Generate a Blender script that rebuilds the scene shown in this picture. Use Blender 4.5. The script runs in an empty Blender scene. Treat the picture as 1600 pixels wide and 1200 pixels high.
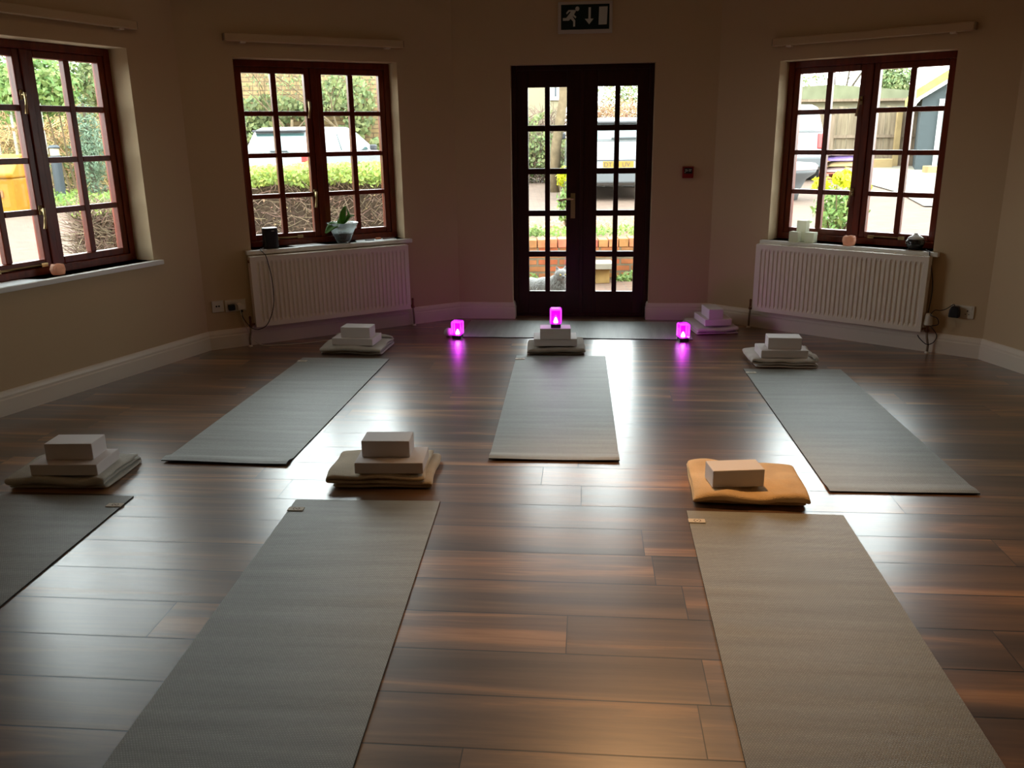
import bpy, bmesh, math, random
from mathutils import Vector, Matrix, noise
from mathutils.geometry import tessellate_polygon

PI = math.pi
scene = bpy.context.scene
COL = scene.collection
random.seed(7)

# ------------------------------------------------------------------ camera
CAMH, PITCH, ROLL = 1.46088, 0.28293, -0.0135
right0 = Vector((1, 0, 0)); up0 = Vector((0, math.sin(PITCH), math.cos(PITCH)))
fwd = Vector((0, math.cos(PITCH), -math.sin(PITCH)))
rt = math.cos(ROLL) * right0 + math.sin(ROLL) * up0
upv = -math.sin(ROLL) * right0 + math.cos(ROLL) * up0
cam_d = bpy.data.cameras.new('camera'); cam = bpy.data.objects.new('camera', cam_d); COL.objects.link(cam)
cam.matrix_world = Matrix(((rt.x, upv.x, -fwd.x, 0), (rt.y, upv.y, -fwd.y, 0), (rt.z, upv.z, -fwd.z, CAMH), (0, 0, 0, 1)))
cam_d.sensor_width = 36.0; cam_d.lens = 36.0 * 1333.4 / 1600.0
cam_d.clip_start = 0.05; cam_d.clip_end = 300
scene.camera = cam

# ------------------------------------------------------------------ sky, exposure
world = bpy.data.worlds.new('overcast_sky'); scene.world = world; world.use_nodes = True
wn, wl = world.node_tree.nodes, world.node_tree.links
bg = wn['Background']
tc = wn.new('ShaderNodeTexCoord'); sx = wn.new('ShaderNodeSeparateXYZ'); rp = wn.new('ShaderNodeValToRGB')
wl.new(tc.outputs['Generated'], sx.inputs[0]); wl.new(sx.outputs['Z'], rp.inputs[0])
rp.color_ramp.elements[0].position = 0.0; rp.color_ramp.elements[0].color = (0.95, 0.97, 0.94, 1)
rp.color_ramp.elements[1].position = 0.5; rp.color_ramp.elements[1].color = (0.90, 0.98, 1.0, 1)
wl.new(rp.outputs[0], bg.inputs[0]); bg.inputs[1].default_value = 10.0
scene.view_settings.view_transform = 'Standard'; scene.view_settings.look = 'None'
scene.view_settings.exposure = 0.3; scene.view_settings.gamma = 1.0
scene.view_settings.use_curve_mapping = False
scene.cycles.max_bounces = 10; scene.cycles.diffuse_bounces = 6; scene.cycles.glossy_bounces = 4
scene.cycles.transmission_bounces = 8; scene.cycles.transparent_max_bounces = 24
scene.cycles.caustics_reflective = False; scene.cycles.caustics_refractive = False
scene.cycles.sample_clamp_indirect = 6.0
scene.cycles.use_denoising = True

# ------------------------------------------------------------------ the plan of the room: sides of a regular decagon
SIDE, TH = 2.032, -0.1014
def dirv(a): return Vector((math.cos(a), math.sin(a)))
E36 = math.radians(36)
C2 = Vector((-0.4276, 7.0363)); C3 = C2 + SIDE * dirv(TH); C4 = C3 + SIDE * dirv(TH - E36)
C1 = C2 - SIDE * dirv(TH + E36); C0 = C1 - SIDE * dirv(TH + 2 * E36); C5 = C4 + SIDE * dirv(TH - 2 * E36)
ROOM = [Vector((-3.15, -1.6)), C0, C1, C2, C3, C4, C5, Vector((3.6, -1.6))]
WALLH = 2.75; WT = 0.30
WALLS = {'left': (C0, C1), 'back_left': (C1, C2), 'back': (C2, C3), 'back_right': (C3, C4), 'right': (C4, C5)}
def wang(w):
    A, B = WALLS[w]; return math.atan2(B.y - A.y, B.x - A.x)
def wpt(w, s, z=0.0, d=0.0):
    A, B = WALLS[w]; u = (B - A).normalized(); n = Vector((-u.y, u.x))
    p = A + u * s + n * d
    return Vector((p.x, p.y, z))

# portals: sampling guides at the real openings
def portal(w, s0, s1, z0, z1, d):
    l = bpy.data.lights.new('portal', 'AREA'); l.shape = 'RECTANGLE'; l.size = s1 - s0; l.size_y = z1 - z0
    l.cycles.is_portal = True
    o = bpy.data.objects.new('daylight_portal', l); COL.objects.link(o)
    o.location = wpt(w, (s0 + s1) / 2, (z0 + z1) / 2, d)
    # area light shines along its -Z: towards the room
    o.rotation_euler = (PI / 2, 0, wang(w) + 0.0)
    o.rotation_euler = (-PI / 2, 0, wang(w))
OPEN = {'left': (0.417, 1.620, 0.705, 2.012), 'back_left': (0.362, 1.565, 0.692, 2.0), 'back': (0.447, 1.557, 0.0, 1.985),
        'back_right': (0.483, 1.660, 0.680, 1.952)}
for w_, (a_, b_, c_, d_) in OPEN.items():
    portal(w_, a_, b_, c_, d_, 0.27)

# ------------------------------------------------------------------ mesh helper
class MB:
    def __init__(s): s.v = []; s.f = []; s.mi = []; s.cur = 0; s.M = None
    def vert(s, p):
        p = Vector(p)
        if s.M is not None: p = s.M @ p
        s.v.append(p); return len(s.v) - 1
    def face(s, ids): s.f.append(tuple(ids)); s.mi.append(s.cur)
    def box(s, x0, x1, y0, y1, z0, z1):
        i = [s.vert(p) for p in ((x0, y0, z0), (x1, y0, z0), (x1, y1, z0), (x0, y1, z0), (x0, y0, z1), (x1, y0, z1), (x1, y1, z1), (x0, y1, z1))]
        for q in ((0, 3, 2, 1), (4, 5, 6, 7), (0, 1, 5, 4), (1, 2, 6, 5), (2, 3, 7, 6), (3, 0, 4, 7)): s.face([i[k] for k in q])
        return s
    def prism(s, poly, z0, z1):
        """poly: list of (x,y) extruded in z"""
        n = len(poly)
        a = [s.vert((p[0], p[1], z0)) for p in poly]; b = [s.vert((p[0], p[1], z1)) for p in poly]
        s.face(a[::-1]); s.face(b)
        for k in range(n): s.face([a[k], a[(k + 1) % n], b[(k + 1) % n], b[k]])
        return s
    def extr(s, poly, axis, t0, t1):
        """poly in the plane perpendicular to axis ('x' -> (y,z), 'y' -> (x,z))"""
        def P(p, t): return (t, p[0], p[1]) if axis == 'x' else (p[0], t, p[1])
        n = len(poly)
        a = [s.vert(P(p, t0)) for p in poly]; b = [s.vert(P(p, t1)) for p in poly]
        s.face(a[::-1]); s.face(b)
        for k in range(n): s.face([a[k], a[(k + 1) % n], b[(k + 1) % n], b[k]])
        return s
    def lathe(s, prof, cx=0, cy=0, cz=0, n=24, cap=True):
        rings = []
        for r, z in prof:
            rings.append([s.vert((cx + r * math.cos(2 * PI * k / n), cy + r * math.sin(2 * PI * k / n), cz + z)) for k in range(n)])
        for a, b in zip(rings[:-1], rings[1:]):
            for k in range(n): s.face([a[k], a[(k + 1) % n], b[(k + 1) % n], b[k]])
        if cap: s.face(rings[0][::-1]); s.face(rings[-1])
        return s
    def tube(s, pts, r, n=8, cap=True):
        pts = [Vector(p) for p in pts]; rr = r if isinstance(r, (list, tuple)) else [r] * len(pts)
        t = (pts[1] - pts[0]).normalized(); a = Vector((0, 0, 1)) if abs(t.z) < .9 else Vector((1, 0, 0))
        u = t.cross(a).normalized(); rings = []
        for i, p in enumerate(pts):
            if i == 0: t = (pts[1] - pts[0])
            elif i == len(pts) - 1: t = pts[-1] - pts[-2]
            else: t = (pts[i + 1] - pts[i - 1])
            t = t.normalized(); u = (u - t * u.dot(t)).normalized(); w = t.cross(u)
            rings.append([s.vert(p + (u * math.cos(2 * PI * k / n) + w * math.sin(2 * PI * k / n)) * rr[i]) for k in range(n)])
        for a, b in zip(rings[:-1], rings[1:]):
            for k in range(n): s.face([a[k], a[(k + 1) % n], b[(k + 1) % n], b[k]])
        if cap: s.face(rings[0][::-1]); s.face(rings[-1])
        return s
    def leaf(s, c, size, nrm, asp=0.5):
        nrm = Vector(nrm).normalized(); a = nrm.orthogonal().normalized()
        a = Matrix.Rotation(random.uniform(0, 2 * PI), 3, nrm) @ a; b = nrm.cross(a)
        c = Vector(c)
        ids = [s.vert(c - a * size), s.vert(c + b * size * asp), s.vert(c + a * size), s.vert(c - b * size * asp)]
        s.face(ids)
        return s
    def build(s, name, m, parent=None, smooth=False, bevel=0, subsurf=0, loc=None, rz=None, seg=2):
        me = bpy.data.meshes.new(name); me.from_pydata([tuple(v) for v in s.v], [], s.f); me.update()
        ms = m if isinstance(m, (list, tuple)) else [m]
        for q in ms: me.materials.append(q)
        if len(ms) > 1: me.polygons.foreach_set('material_index', s.mi)
        if smooth: me.polygons.foreach_set('use_smooth', [True] * len(me.polygons))
        o = bpy.data.objects.new(name, me); COL.objects.link(o)
        bm = bmesh.new(); bm.from_mesh(me); bmesh.ops.recalc_face_normals(bm, faces=bm.faces); bm.to_mesh(me); bm.free()
        if parent is not None: o.parent = parent
        if loc is not None: o.location = loc
        if rz is not None: o.rotation_euler.z = rz
        if bevel:
            b = o.modifiers.new('bevel', 'BEVEL'); b.width = bevel; b.segments = seg; b.limit_method = 'ANGLE'; b.angle_limit = math.radians(40)
            if smooth:
                b.harden_normals = False
        if subsurf:
            b = o.modifiers.new('sub', 'SUBSURF'); b.levels = subsurf; b.render_levels = subsurf
        return o

def tag(o, label=None, cat=None, group=None, kind=None):
    if label: o['label'] = label
    if cat: o['category'] = cat
    if group: o['group'] = group
    if kind: o['kind'] = kind
    return o
def thing(name, label, cat, loc=(0, 0, 0), rz=0, group=None, kind=None):
    o = bpy.data.objects.new(name, None); COL.objects.link(o); o.empty_display_size = .05
    o.location = loc; o.rotation_euler = (0, 0, rz)
    return tag(o, label, cat, group, kind)
def copy_tree(o, parent=None):
    c = o.copy(); COL.objects.link(c)
    if parent is not None: c.parent = parent
    for ch in [x for x in list(bpy.data.objects) if x.parent is o]: copy_tree(ch, c)
    return c

# ------------------------------------------------------------------ materials
def mat(name, col, rough=.6, spec=.5, metal=0, var=0.0, vscale=5.0, bump=0.0, bscale=40.0, stretch=(1, 1, 1), island=0.0, emis=None, estr=0, alpha=None, coat=0, sheen=0, trans_col=None):
    m = bpy.data.materials.new(name); m.use_nodes = True
    nt = m.node_tree; N, L = nt.nodes, nt.links; b = N['Principled BSDF']
    b.inputs['Base Color'].default_value = (*col, 1); b.inputs['Roughness'].default_value = rough
    b.inputs['Specular IOR Level'].default_value = spec; b.inputs['Metallic'].default_value = metal
    if coat: b.inputs['Coat Weight'].default_value = coat; b.inputs['Coat Roughness'].default_value = .08
    if sheen: b.inputs['Sheen Weight'].default_value = sheen; b.inputs['Sheen Roughness'].default_value = .6
    if emis: b.inputs['Emission Color'].default_value = (*emis, 1); b.inputs['Emission Strength'].default_value = estr
    tcn = mp = None
    if var or bump:
        tcn = N.new('ShaderNodeTexCoord'); mp = N.new('ShaderNodeMapping'); mp.inputs['Scale'].default_value = stretch
        L.new(tcn.outputs['Object'], mp.inputs[0])
    if var or island:
        h = N.new('ShaderNodeHueSaturation'); h.inputs['Color'].default_value = (*col, 1)
        if var:
            nz = N.new('ShaderNodeTexNoise'); nz.inputs['Scale'].default_value = vscale; nz.inputs['Detail'].default_value = 5
            L.new(mp.outputs[0], nz.inputs['Vector'])
            mr = N.new('ShaderNodeMapRange'); mr.inputs[1].default_value = .25; mr.inputs[2].default_value = .75
            mr.inputs[3].default_value = 1 - var; mr.inputs[4].default_value = 1 + var
            L.new(nz.outputs['Fac'], mr.inputs[0])
            src = mr.outputs[0]
        if island:
            g = N.new('ShaderNodeNewGeometry'); mi = N.new('ShaderNodeMapRange')
            mi.inputs[3].default_value = 1 - island; mi.inputs[4].default_value = 1 + island
            L.new(g.outputs['Random Per Island'], mi.inputs[0])
            if var:
                mu = N.new('ShaderNodeMath'); mu.operation = 'MULTIPLY'; L.new(mi.outputs[0], mu.inputs[0]); L.new(src, mu.inputs[1]); src = mu.outputs[0]
            else: src = mi.outputs[0]
            mh = N.new('ShaderNodeMapRange'); mh.inputs[3].default_value = .5 - .04 * island * 2; mh.inputs[4].default_value = .5 + .04 * island * 2
            wn_ = N.new('ShaderNodeTexWhiteNoise'); wn_.noise_dimensions = '1D'; L.new(g.outputs['Random Per Island'], wn_.inputs['W'])
            L.new(wn_.outputs['Value'], mh.inputs[0]); L.new(mh.outputs[0], h.inputs['Hue'])
        L.new(src, h.inputs['Value']); L.new(h.outputs[0], b.inputs['Base Color'])
    if bump:
        nb = N.new('ShaderNodeTexNoise'); nb.inputs['Scale'].default_value = bscale; nb.inputs['Detail'].default_value = 4
        L.new(mp.outputs[0], nb.inputs['Vector'])
        bp = N.new('ShaderNodeBump'); bp.inputs['Strength'].default_value = min(bump, 1); bp.inputs['Distance'].default_value = .01
        L.new(nb.outputs['Fac'], bp.inputs['Height']); L.new(bp.outputs[0], b.inputs['Normal'])
    return m

def leafmat(name, col, island=.35, tr=.45):
    m = mat(name, col, .5, .3, island=island)
    nt = m.node_tree; N, L = nt.nodes, nt.links; b = N['Principled BSDF']; out = [n for n in N if n.type == 'OUTPUT_MATERIAL'][0]
    t = N.new('ShaderNodeBsdfTranslucent'); mx = N.new('ShaderNodeMixShader'); mx.inputs[0].default_value = tr
    src = b.inputs['Base Color'].links[0].from_socket; L.new(src, t.inputs[0])
    L.new(b.outputs[0], mx.inputs[1]); L.new(t.outputs[0], mx.inputs[2]); L.new(mx.outputs[0], out.inputs[0])
    return m

def glassmat(name, tint=(.97, .99, .98), refl=1.0, ior=1.45, rough=0.0):
    m = bpy.data.materials.new(name); m.use_nodes = True; nt = m.node_tree; N, L = nt.nodes, nt.links
    for n in list(N):
        if n.type == 'BSDF_PRINCIPLED': N.remove(n)
    out = [n for n in N if n.type == 'OUTPUT_MATERIAL'][0]
    t = N.new('ShaderNodeBsdfTransparent'); t.inputs[0].default_value = (*tint, 1)
    g = N.new('ShaderNodeBsdfGlossy'); g.inputs['Roughness'].default_value = rough
    f = N.new('ShaderNodeFresnel'); f.inputs[0].default_value = ior
    mx = N.new('ShaderNodeMixShader'); mu = N.new('ShaderNodeMath'); mu.operation = 'MULTIPLY'; mu.inputs[1].default_value = refl
    L.new(f.outputs[0], mu.inputs[0]); L.new(mu.outputs[0], mx.inputs[0]); L.new(t.outputs[0], mx.inputs[1]); L.new(g.outputs[0], mx.inputs[2]); L.new(mx.outputs[0], out.inputs[0])
    return m

M = {}
M['paint'] = mat('cream_wall_paint', (.63, .485, .31), .85, .2, bump=.06, bscale=180)
M['ceiling'] = mat('ceiling_paint', (.70, .62, .50), .9, .2)
M['gloss_white'] = mat('white_gloss_paint', (.86, .78, .66), .35, .4)
M['sill'] = mat('white_sill_paint', (.86, .86, .82), .35, .4)
M['mahogany'] = mat('mahogany', (.16, .022, .006), .3, .4, var=.35, vscale=6, stretch=(6, 6, 1), bump=.05, bscale=60)
M['dark_wood'] = mat('dark_door_wood', (.035, .007, .004), .38, .3, var=.3, vscale=6, stretch=(6, 6, 1))
M['brass'] = mat('aged_brass', (.55, .43, .22), .32, .5, 1.0)
M['glass'] = glassmat('window_glass', refl=.7)
M['rad'] = mat('radiator_enamel', (.88, .81, .70), .4, .4)
M['dark_gap'] = mat('dark_recess', (.03, .025, .02), .8)
M['plastic_white'] = mat('white_plastic', (.72, .67, .58), .4, .4)
M['plastic_black'] = mat('black_plastic', (.012, .012, .014), .45, .4)
M['copper'] = mat('painted_pipe', (.30, .24, .17), .4, .5)
M['valve_metal'] = mat('tarnished_valve_brass', (.20, .09, .05), .4, .5, .8)
M['foam'] = mat('grey_foam_block', (.74, .70, .69), .8, .25, bump=.05, bscale=300)
M['foam_side'] = M['foam']
M['paper'] = mat('white_paper', (.85, .87, .88), .8, .2)
M['pencil'] = mat('dark_marker', (.05, .06, .07), .5)
M['orange'] = mat('orange_rubber', (.65, .22, .10), .6)
M['blanket_grey'] = mat('pale_grey_fleece', (.54, .53, .46), .95, .1, var=.12, vscale=14, bump=.5, bscale=260, sheen=.4)
M['blanket_tan'] = mat('beige_fleece', (.60, .50, .35), .95, .1, var=.12, vscale=14, bump=.5, bscale=260, sheen=.4)
M['blanket_shaded'] = mat('shaded_fleece', (.36, .31, .25), .95, .1, var=.12, vscale=14, bump=.5, bscale=260, sheen=.3)  # fleece darkened: the backlit shade is put into the colour
M['blanket_mustard'] = mat('golden_tan_fleece', (.80, .56, .28), .95, .1, var=.14, vscale=12, bump=.5, bscale=260, sheen=.4)
M['blanket_white'] = mat('off_white_fleece', (.66, .62, .56), .95, .1, var=.12, vscale=14, bump=.5, bscale=260, sheen=.4)
M['tagcream'] = mat('cream_tag', (.72, .66, .55), .7)
M['ink'] = mat('brown_ink', (.12, .07, .05), .8)
M['sign_green'] = mat('dark_green_sign_face', (.003, .016, .012), .4, .3)
M['sign_white'] = mat('sign_white', (.62, .64, .58), .5, .3)
M['sign_case'] = mat('sign_case', (.60, .55, .48), .5, .3)
M['alarm_red'] = mat('red_plastic', (.25, .012, .012), .4, .4)
M['salt'] = mat('pink_rock_salt', (.92, .60, .44), .5, .4, var=.2, vscale=30, bump=.6, bscale=50)
M['wax'] = mat('cream_candle_wax', (.74, .76, .62), .5, .4)
def add_translucent(m, col, f):
    nt = m.node_tree; N, L = nt.nodes, nt.links; out = [n for n in N if n.type == 'OUTPUT_MATERIAL'][0]
    src = out.inputs[0].links[0].from_socket; t = N.new('ShaderNodeBsdfTranslucent'); t.inputs[0].default_value = (*col, 1)
    mx = N.new('ShaderNodeMixShader'); mx.inputs[0].default_value = f; L.new(src, mx.inputs[1]); L.new(t.outputs[0], mx.inputs[2]); L.new(mx.outputs[0], out.inputs[0])
add_translucent(M['salt'], (1.0, .66, .48), .5); add_translucent(M['wax'], (.90, .88, .76), .45)
M['wick'] = mat('wick', (.08, .07, .06), .8)
M['leaf_house'] = leafmat('glossy_house_leaf', (.10, .28, .04), .15, .35)
M['soil'] = mat('potting_bark', (.10, .09, .085), .9, .2, var=.5, vscale=60, bump=1, bscale=80)
M['bowl_glass'] = glassmat('clear_bowl_glass', (.97, .99, .98), 1.3, 1.45, .02)
add_translucent(M['bowl_glass'], (.85, .92, .92), .16)
M['white_ceramic'] = mat('white_ceramic', (.75, .78, .76), .3, .5)
M['black_gloss'] = mat('black_gloss', (.01, .012, .012), .15, .6)
M['stone_pale'] = mat('pale_pebble', (.55, .48, .50), .6, .3, var=.1)

def floor_material():
    m = bpy.data.materials.new('walnut_laminate_planks'); m.use_nodes = True
    nt = m.node_tree; N, L = nt.nodes, nt.links; b = N['Principled BSDF']
    def math_(op, a, bb=None, c=None):
        n = N.new('ShaderNodeMath'); n.operation = op
        for i, q in enumerate((a, bb, c)):
            if q is None: continue
            if isinstance(q, (int, float)): n.inputs[i].default_value = q
            else: L.new(q, n.inputs[i])
        return n.outputs[0]
    g = N.new('ShaderNodeNewGeometry'); mp = N.new('ShaderNodeMapping'); mp.vector_type = 'POINT'
    mp.inputs['Rotation'].default_value = (0, 0, 0.0908); L.new(g.outputs['Position'], mp.inputs[0])
    sp = N.new('ShaderNodeSeparateXYZ'); L.new(mp.outputs[0], sp.inputs[0])
    W, LEN = .2091, 1.285
    yr = math_('SUBTRACT', math_('DIVIDE', sp.outputs[1], W), .455)
    row = math_('FLOOR', yr); fy = math_('FRACT', yr)
    wn1 = N.new('ShaderNodeTexWhiteNoise'); wn1.noise_dimensions = '1D'; L.new(row, wn1.inputs['W'])
    xr = math_('ADD', math_('DIVIDE', sp.outputs[0], LEN), math_('MULTIPLY', wn1.outputs['Value'], 7.3))
    pk = math_('FLOOR', xr); fx = math_('FRACT', xr)
    idn = N.new('ShaderNodeCombineXYZ'); L.new(row, idn.inputs[0]); L.new(pk, idn.inputs[1])
    wn2 = N.new('ShaderNodeTexWhiteNoise'); wn2.noise_dimensions = '2D'; L.new(idn.outputs[0], wn2.inputs['Vector'])
    rnd = wn2.outputs['Value']
    # grain: noise stretched along the plank, shifted for each plank
    gv = N.new('ShaderNodeCombineXYZ')
    L.new(math_('MULTIPLY', sp.outputs[0], .55), gv.inputs[0]); L.new(math_('MULTIPLY', sp.outputs[1], 7.0), gv.inputs[1]); L.new(math_('MULTIPLY', rnd, 57.0), gv.inputs[2])
    nz = N.new('ShaderNodeTexNoise'); nz.inputs['Scale'].default_value = 1.3; nz.inputs['Detail'].default_value = 5; nz.inputs['Roughness'].default_value = .55; nz.inputs['Distortion'].default_value = .6
    L.new(gv.outputs[0], nz.inputs['Vector'])
    gv2 = N.new('ShaderNodeCombineXYZ')
    L.new(math_('MULTIPLY', sp.outputs[0], 2.2), gv2.inputs[0]); L.new(math_('MULTIPLY', sp.outputs[1], 55.0), gv2.inputs[1]); L.new(math_('MULTIPLY', rnd, 31.0), gv2.inputs[2])
    nz2 = N.new('ShaderNodeTexNoise'); nz2.inputs['Scale'].default_value = 1.5; nz2.inputs['Detail'].default_value = 4
    L.new(gv2.outputs[0], nz2.inputs['Vector'])
    cr = N.new('ShaderNodeValToRGB'); e = cr.color_ramp.elements
    e[0].position = .28; e[0].color = (.056, .030, .016, 1); e[1].position = .78; e[1].color = (.54, .29, .12, 1)
    k = e.new(.46); k.color = (.115, .062, .032, 1); k = e.new(.58); k.color = (.19, .10, .048, 1); k = e.new(.66); k.color = (.34, .17, .068, 1)
    shift = math_('ADD', nz.outputs['Fac'], math_('MULTIPLY', math_('SUBTRACT', rnd, .5), .14))
    shift = math_('ADD', shift, math_('MULTIPLY', math_('SUBTRACT', nz2.outputs['Fac'], .5), .16))
    L.new(shift, cr.inputs[0])
    # joints
    dy = math_('MULTIPLY', math_('MINIMUM', fy, math_('SUBTRACT', 1.0, fy)), W * .55)
    dx = math_('MULTIPLY', math_('MINIMUM', fx, math_('SUBTRACT', 1.0, fx)), LEN)
    dm = math_('MINIMUM', dx, dy)
    gm = N.new('ShaderNodeMapRange'); gm.inputs[1].default_value = .0007; gm.inputs[2].default_value = .0021; gm.interpolation_type = 'SMOOTHSTEP'
    L.new(dm, gm.inputs[0])
    mx = N.new('ShaderNodeMix'); mx.data_type = 'RGBA'; L.new(gm.outputs[0], mx.inputs[0]); mx.inputs[6].default_value = (.004, .002, .0015, 1); L.new(cr.outputs[0], mx.inputs[7])
    L.new(mx.outputs[2], b.inputs['Base Color'])
    rr = N.new('ShaderNodeMapRange'); rr.inputs[3].default_value = .30; rr.inputs[4].default_value = .42; L.new(nz.outputs['Fac'], rr.inputs[0])
    L.new(rr.outputs[0], b.inputs['Roughness']); L.new(gm.outputs[0], b.inputs['Coat Weight'])
    b.inputs['Specular IOR Level'].default_value = .8
    b.inputs['Coat Weight'].default_value = 1.0; b.inputs['Coat Roughness'].default_value = .27; b.inputs['Coat IOR'].default_value = 1.75
    bp = N.new('ShaderNodeBump'); bp.inputs['Strength'].default_value = .18; bp.inputs['Distance'].default_value = .0006
    hh = math_('ADD', gm.outputs[0], math_('MULTIPLY', nz2.outputs['Fac'], .12))
    L.new(hh, bp.inputs['Height']); L.new(bp.outputs[0], b.inputs['Normal'])
    return m
M['floor'] = floor_material()

def mat_weave(name, col):
    m = bpy.data.materials.new(name); m.use_nodes = True; nt = m.node_tree; N, L = nt.nodes, nt.links; b = N['Principled BSDF']
    t = N.new('ShaderNodeTexCoord')
    # knitted rows of small nubs
    br = N.new('ShaderNodeTexBrick'); mp = N.new('ShaderNodeMapping'); mp.inputs['Scale'].default_value = (1, 1, 1)
    L.new(t.outputs['Object'], mp.inputs[0]); L.new(mp.outputs[0], br.inputs['Vector'])
    br.inputs['Scale'].default_value = 1.0; br.inputs['Brick Width'].default_value = .0075; br.inputs['Row Height'].default_value = .0062
    br.inputs['Mortar Size'].default_value = .0014; br.inputs['Mortar Smooth'].default_value = 1.0
    br.inputs['Color1'].default_value = (1, 1, 1, 1); br.inputs['Color2'].default_value = (.86, .86, .86, 1); br.inputs['Mortar'].default_value = (.45, .45, .45, 1)
    nz = N.new('ShaderNodeTexNoise'); nz.inputs['Scale'].default_value = 1.0; nz.inputs['Detail'].default_value = 4
    mp2 = N.new('ShaderNodeMapping'); mp2.inputs['Scale'].default_value = (1.6, 22, 1); L.new(t.outputs['Object'], mp2.inputs[0]); L.new(mp2.outputs[0], nz.inputs['Vector'])
    mr = N.new('ShaderNodeMapRange'); mr.inputs[1].default_value = .3; mr.inputs[2].default_value = .7; mr.inputs[3].default_value = .84; mr.inputs[4].default_value = 1.12; L.new(nz.outputs['Fac'], mr.inputs[0])
    mx = N.new('ShaderNodeMix'); mx.data_type = 'RGBA'; mx.blend_type = 'MULTIPLY'; mx.inputs[0].default_value = 1; mx.inputs[6].default_value = (*col, 1); L.new(br.outputs['Color'], mx.inputs[7])
    h = N.new('ShaderNodeHueSaturation'); L.new(mx.outputs[2], h.inputs['Color']); L.new(mr.outputs[0], h.inputs['Value']); L.new(h.outputs[0], b.inputs['Base Color'])
    b.inputs['Roughness'].default_value = .46; b.inputs['Specular IOR Level'].default_value = .8
    bp = N.new('ShaderNodeBump'); bp.inputs['Strength'].default_value = .5; bp.inputs['Distance'].default_value = .0015
    L.new(br.outputs['Color'], bp.inputs['Height']); L.new(bp.outputs[0], b.inputs['Normal'])
    return m
M['mat'] = mat_weave('grey_green_mat_vinyl', (.34, .355, .325))
M['mat_edge'] = mat('dark_mat_edge', (.03, .03, .03), .8)

def brickmat(name, c1, c2, mortar, bw, rh, ms, rot=(0, 0, 0), bumpd=.01, var=.25):
    m = bpy.data.materials.new(name); m.use_nodes = True; nt = m.node_tree; N, L = nt.nodes, nt.links; b = N['Principled BSDF']
    t = N.new('ShaderNodeTexCoord'); mp = N.new('ShaderNodeMapping'); mp.inputs['Rotation'].default_value = rot; L.new(t.outputs['Object'], mp.inputs[0])
    nz0 = N.new('ShaderNodeTexNoise'); nz0.inputs['Scale'].default_value = 3.0; L.new(mp.outputs[0], nz0.inputs['Vector'])
    va = N.new('ShaderNodeMix'); va.data_type = 'VECTOR'; va.inputs[0].default_value = .02
    L.new(mp.outputs[0], va.inputs[4]); L.new(nz0.outputs['Color'], va.inputs[5])
    br = N.new('ShaderNodeTexBrick'); L.new(va.outputs[1], br.inputs['Vector']); br.inputs['Scale'].default_value = 1
    br.inputs['Brick Width'].default_value = bw; br.inputs['Row Height'].default_value = rh; br.inputs['Mortar Size'].default_value = ms
    br.inputs['Color1'].default_value = (*c1, 1); br.inputs['Color2'].default_value = (*c2, 1); br.inputs['Mortar'].default_value = (*mortar, 1)
    nz = N.new('ShaderNodeTexNoise'); nz.inputs['Scale'].default_value = 6; nz.inputs['Detail'].default_value = 6; L.new(mp.outputs[0], nz.inputs['Vector'])
    mr = N.new('ShaderNodeMapRange'); mr.inputs[1].default_value = .3; mr.inputs[2].default_value = .7; mr.inputs[3].default_value = 1 - var; mr.inputs[4].default_value = 1 + var; L.new(nz.outputs['Fac'], mr.inputs[0])
    h = N.new('ShaderNodeHueSaturation'); L.new(br.outputs['Color'], h.inputs['Color']); L.new(mr.outputs[0], h.inputs['Value']); L.new(h.outputs[0], b.inputs['Base Color'])
    b.inputs['Roughness'].default_value = .9; b.inputs['Specular IOR Level'].default_value = .2
    bp = N.new('ShaderNodeBump'); bp.inputs['Distance'].default_value = bumpd; L.new(br.outputs['Fac'], bp.inputs['Height']); bp.invert = True; L.new(bp.outputs[0], b.inputs['Normal'])
    return m
M['paver'] = brickmat('pink_block_paving', (.120, .080, .058), (.100, .064, .048), (.08, .058, .044), .2, .1, .006, var=.12)
M['patio'] = brickmat('patio_brick_paving', (.125, .075, .052), (.105, .058, .04), (.085, .066, .052), .22, .07, .006, var=.15)
M['redbrick'] = brickmat('old_red_brick', (.27, .070, .030), (.24, .11, .045), (.13, .10, .065), .225, .075, .012, (PI / 2, 0, 0), .012)
M['sandstone'] = brickmat('golden_sandstone_wall', (.25, .17, .08), (.21, .145, .075), (.13, .09, .055), .42, .11, .012, (PI / 2, 0, 0), .02)
M['gravel'] = mat('pale_gravel', (.20, .18, .14), .95, .2, var=.15, vscale=30, bump=.5, bscale=90)
M['turf'] = leafmat('short_weeds', (.16, .24, .05))
M['soil_out'] = mat('bed_soil', (.16, .11, .075), .95, .1, var=.4, vscale=8, bump=1, bscale=30)
M['hedge_green'] = leafmat('fresh_hedge_leaf', (.29, .36, .09), .4)
M['twig'] = mat('brown_hedge_twig', (.16, .115, .085), .9, .1, island=.5)
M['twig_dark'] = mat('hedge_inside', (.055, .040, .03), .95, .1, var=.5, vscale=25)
M['dead_leaf'] = leafmat('dry_leaf', (.36, .24, .15), .4)
M['ivy'] = leafmat('ivy_leaf', (.16, .19, .075), .5)
M['bush_green'] = leafmat('bush_leaf', (.19, .24, .10), .5)
M['blue_green'] = leafmat('blue_green_leaf', (.14, .20, .13), .45)
M['lime'] = leafmat('lime_yellow_leaf', (.50, .52, .02), .25)
M['mid_green'] = leafmat('mid_green_leaf', (.18, .27, .08), .4)
M['bark'] = mat('pale_bark', (.12, .088, .052), .9, .1, var=.3, vscale=10, bump=.6, bscale=30)
M['bark_dark'] = mat('grey_brown_twigs', (.09, .072, .055), .9, .1)
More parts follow.
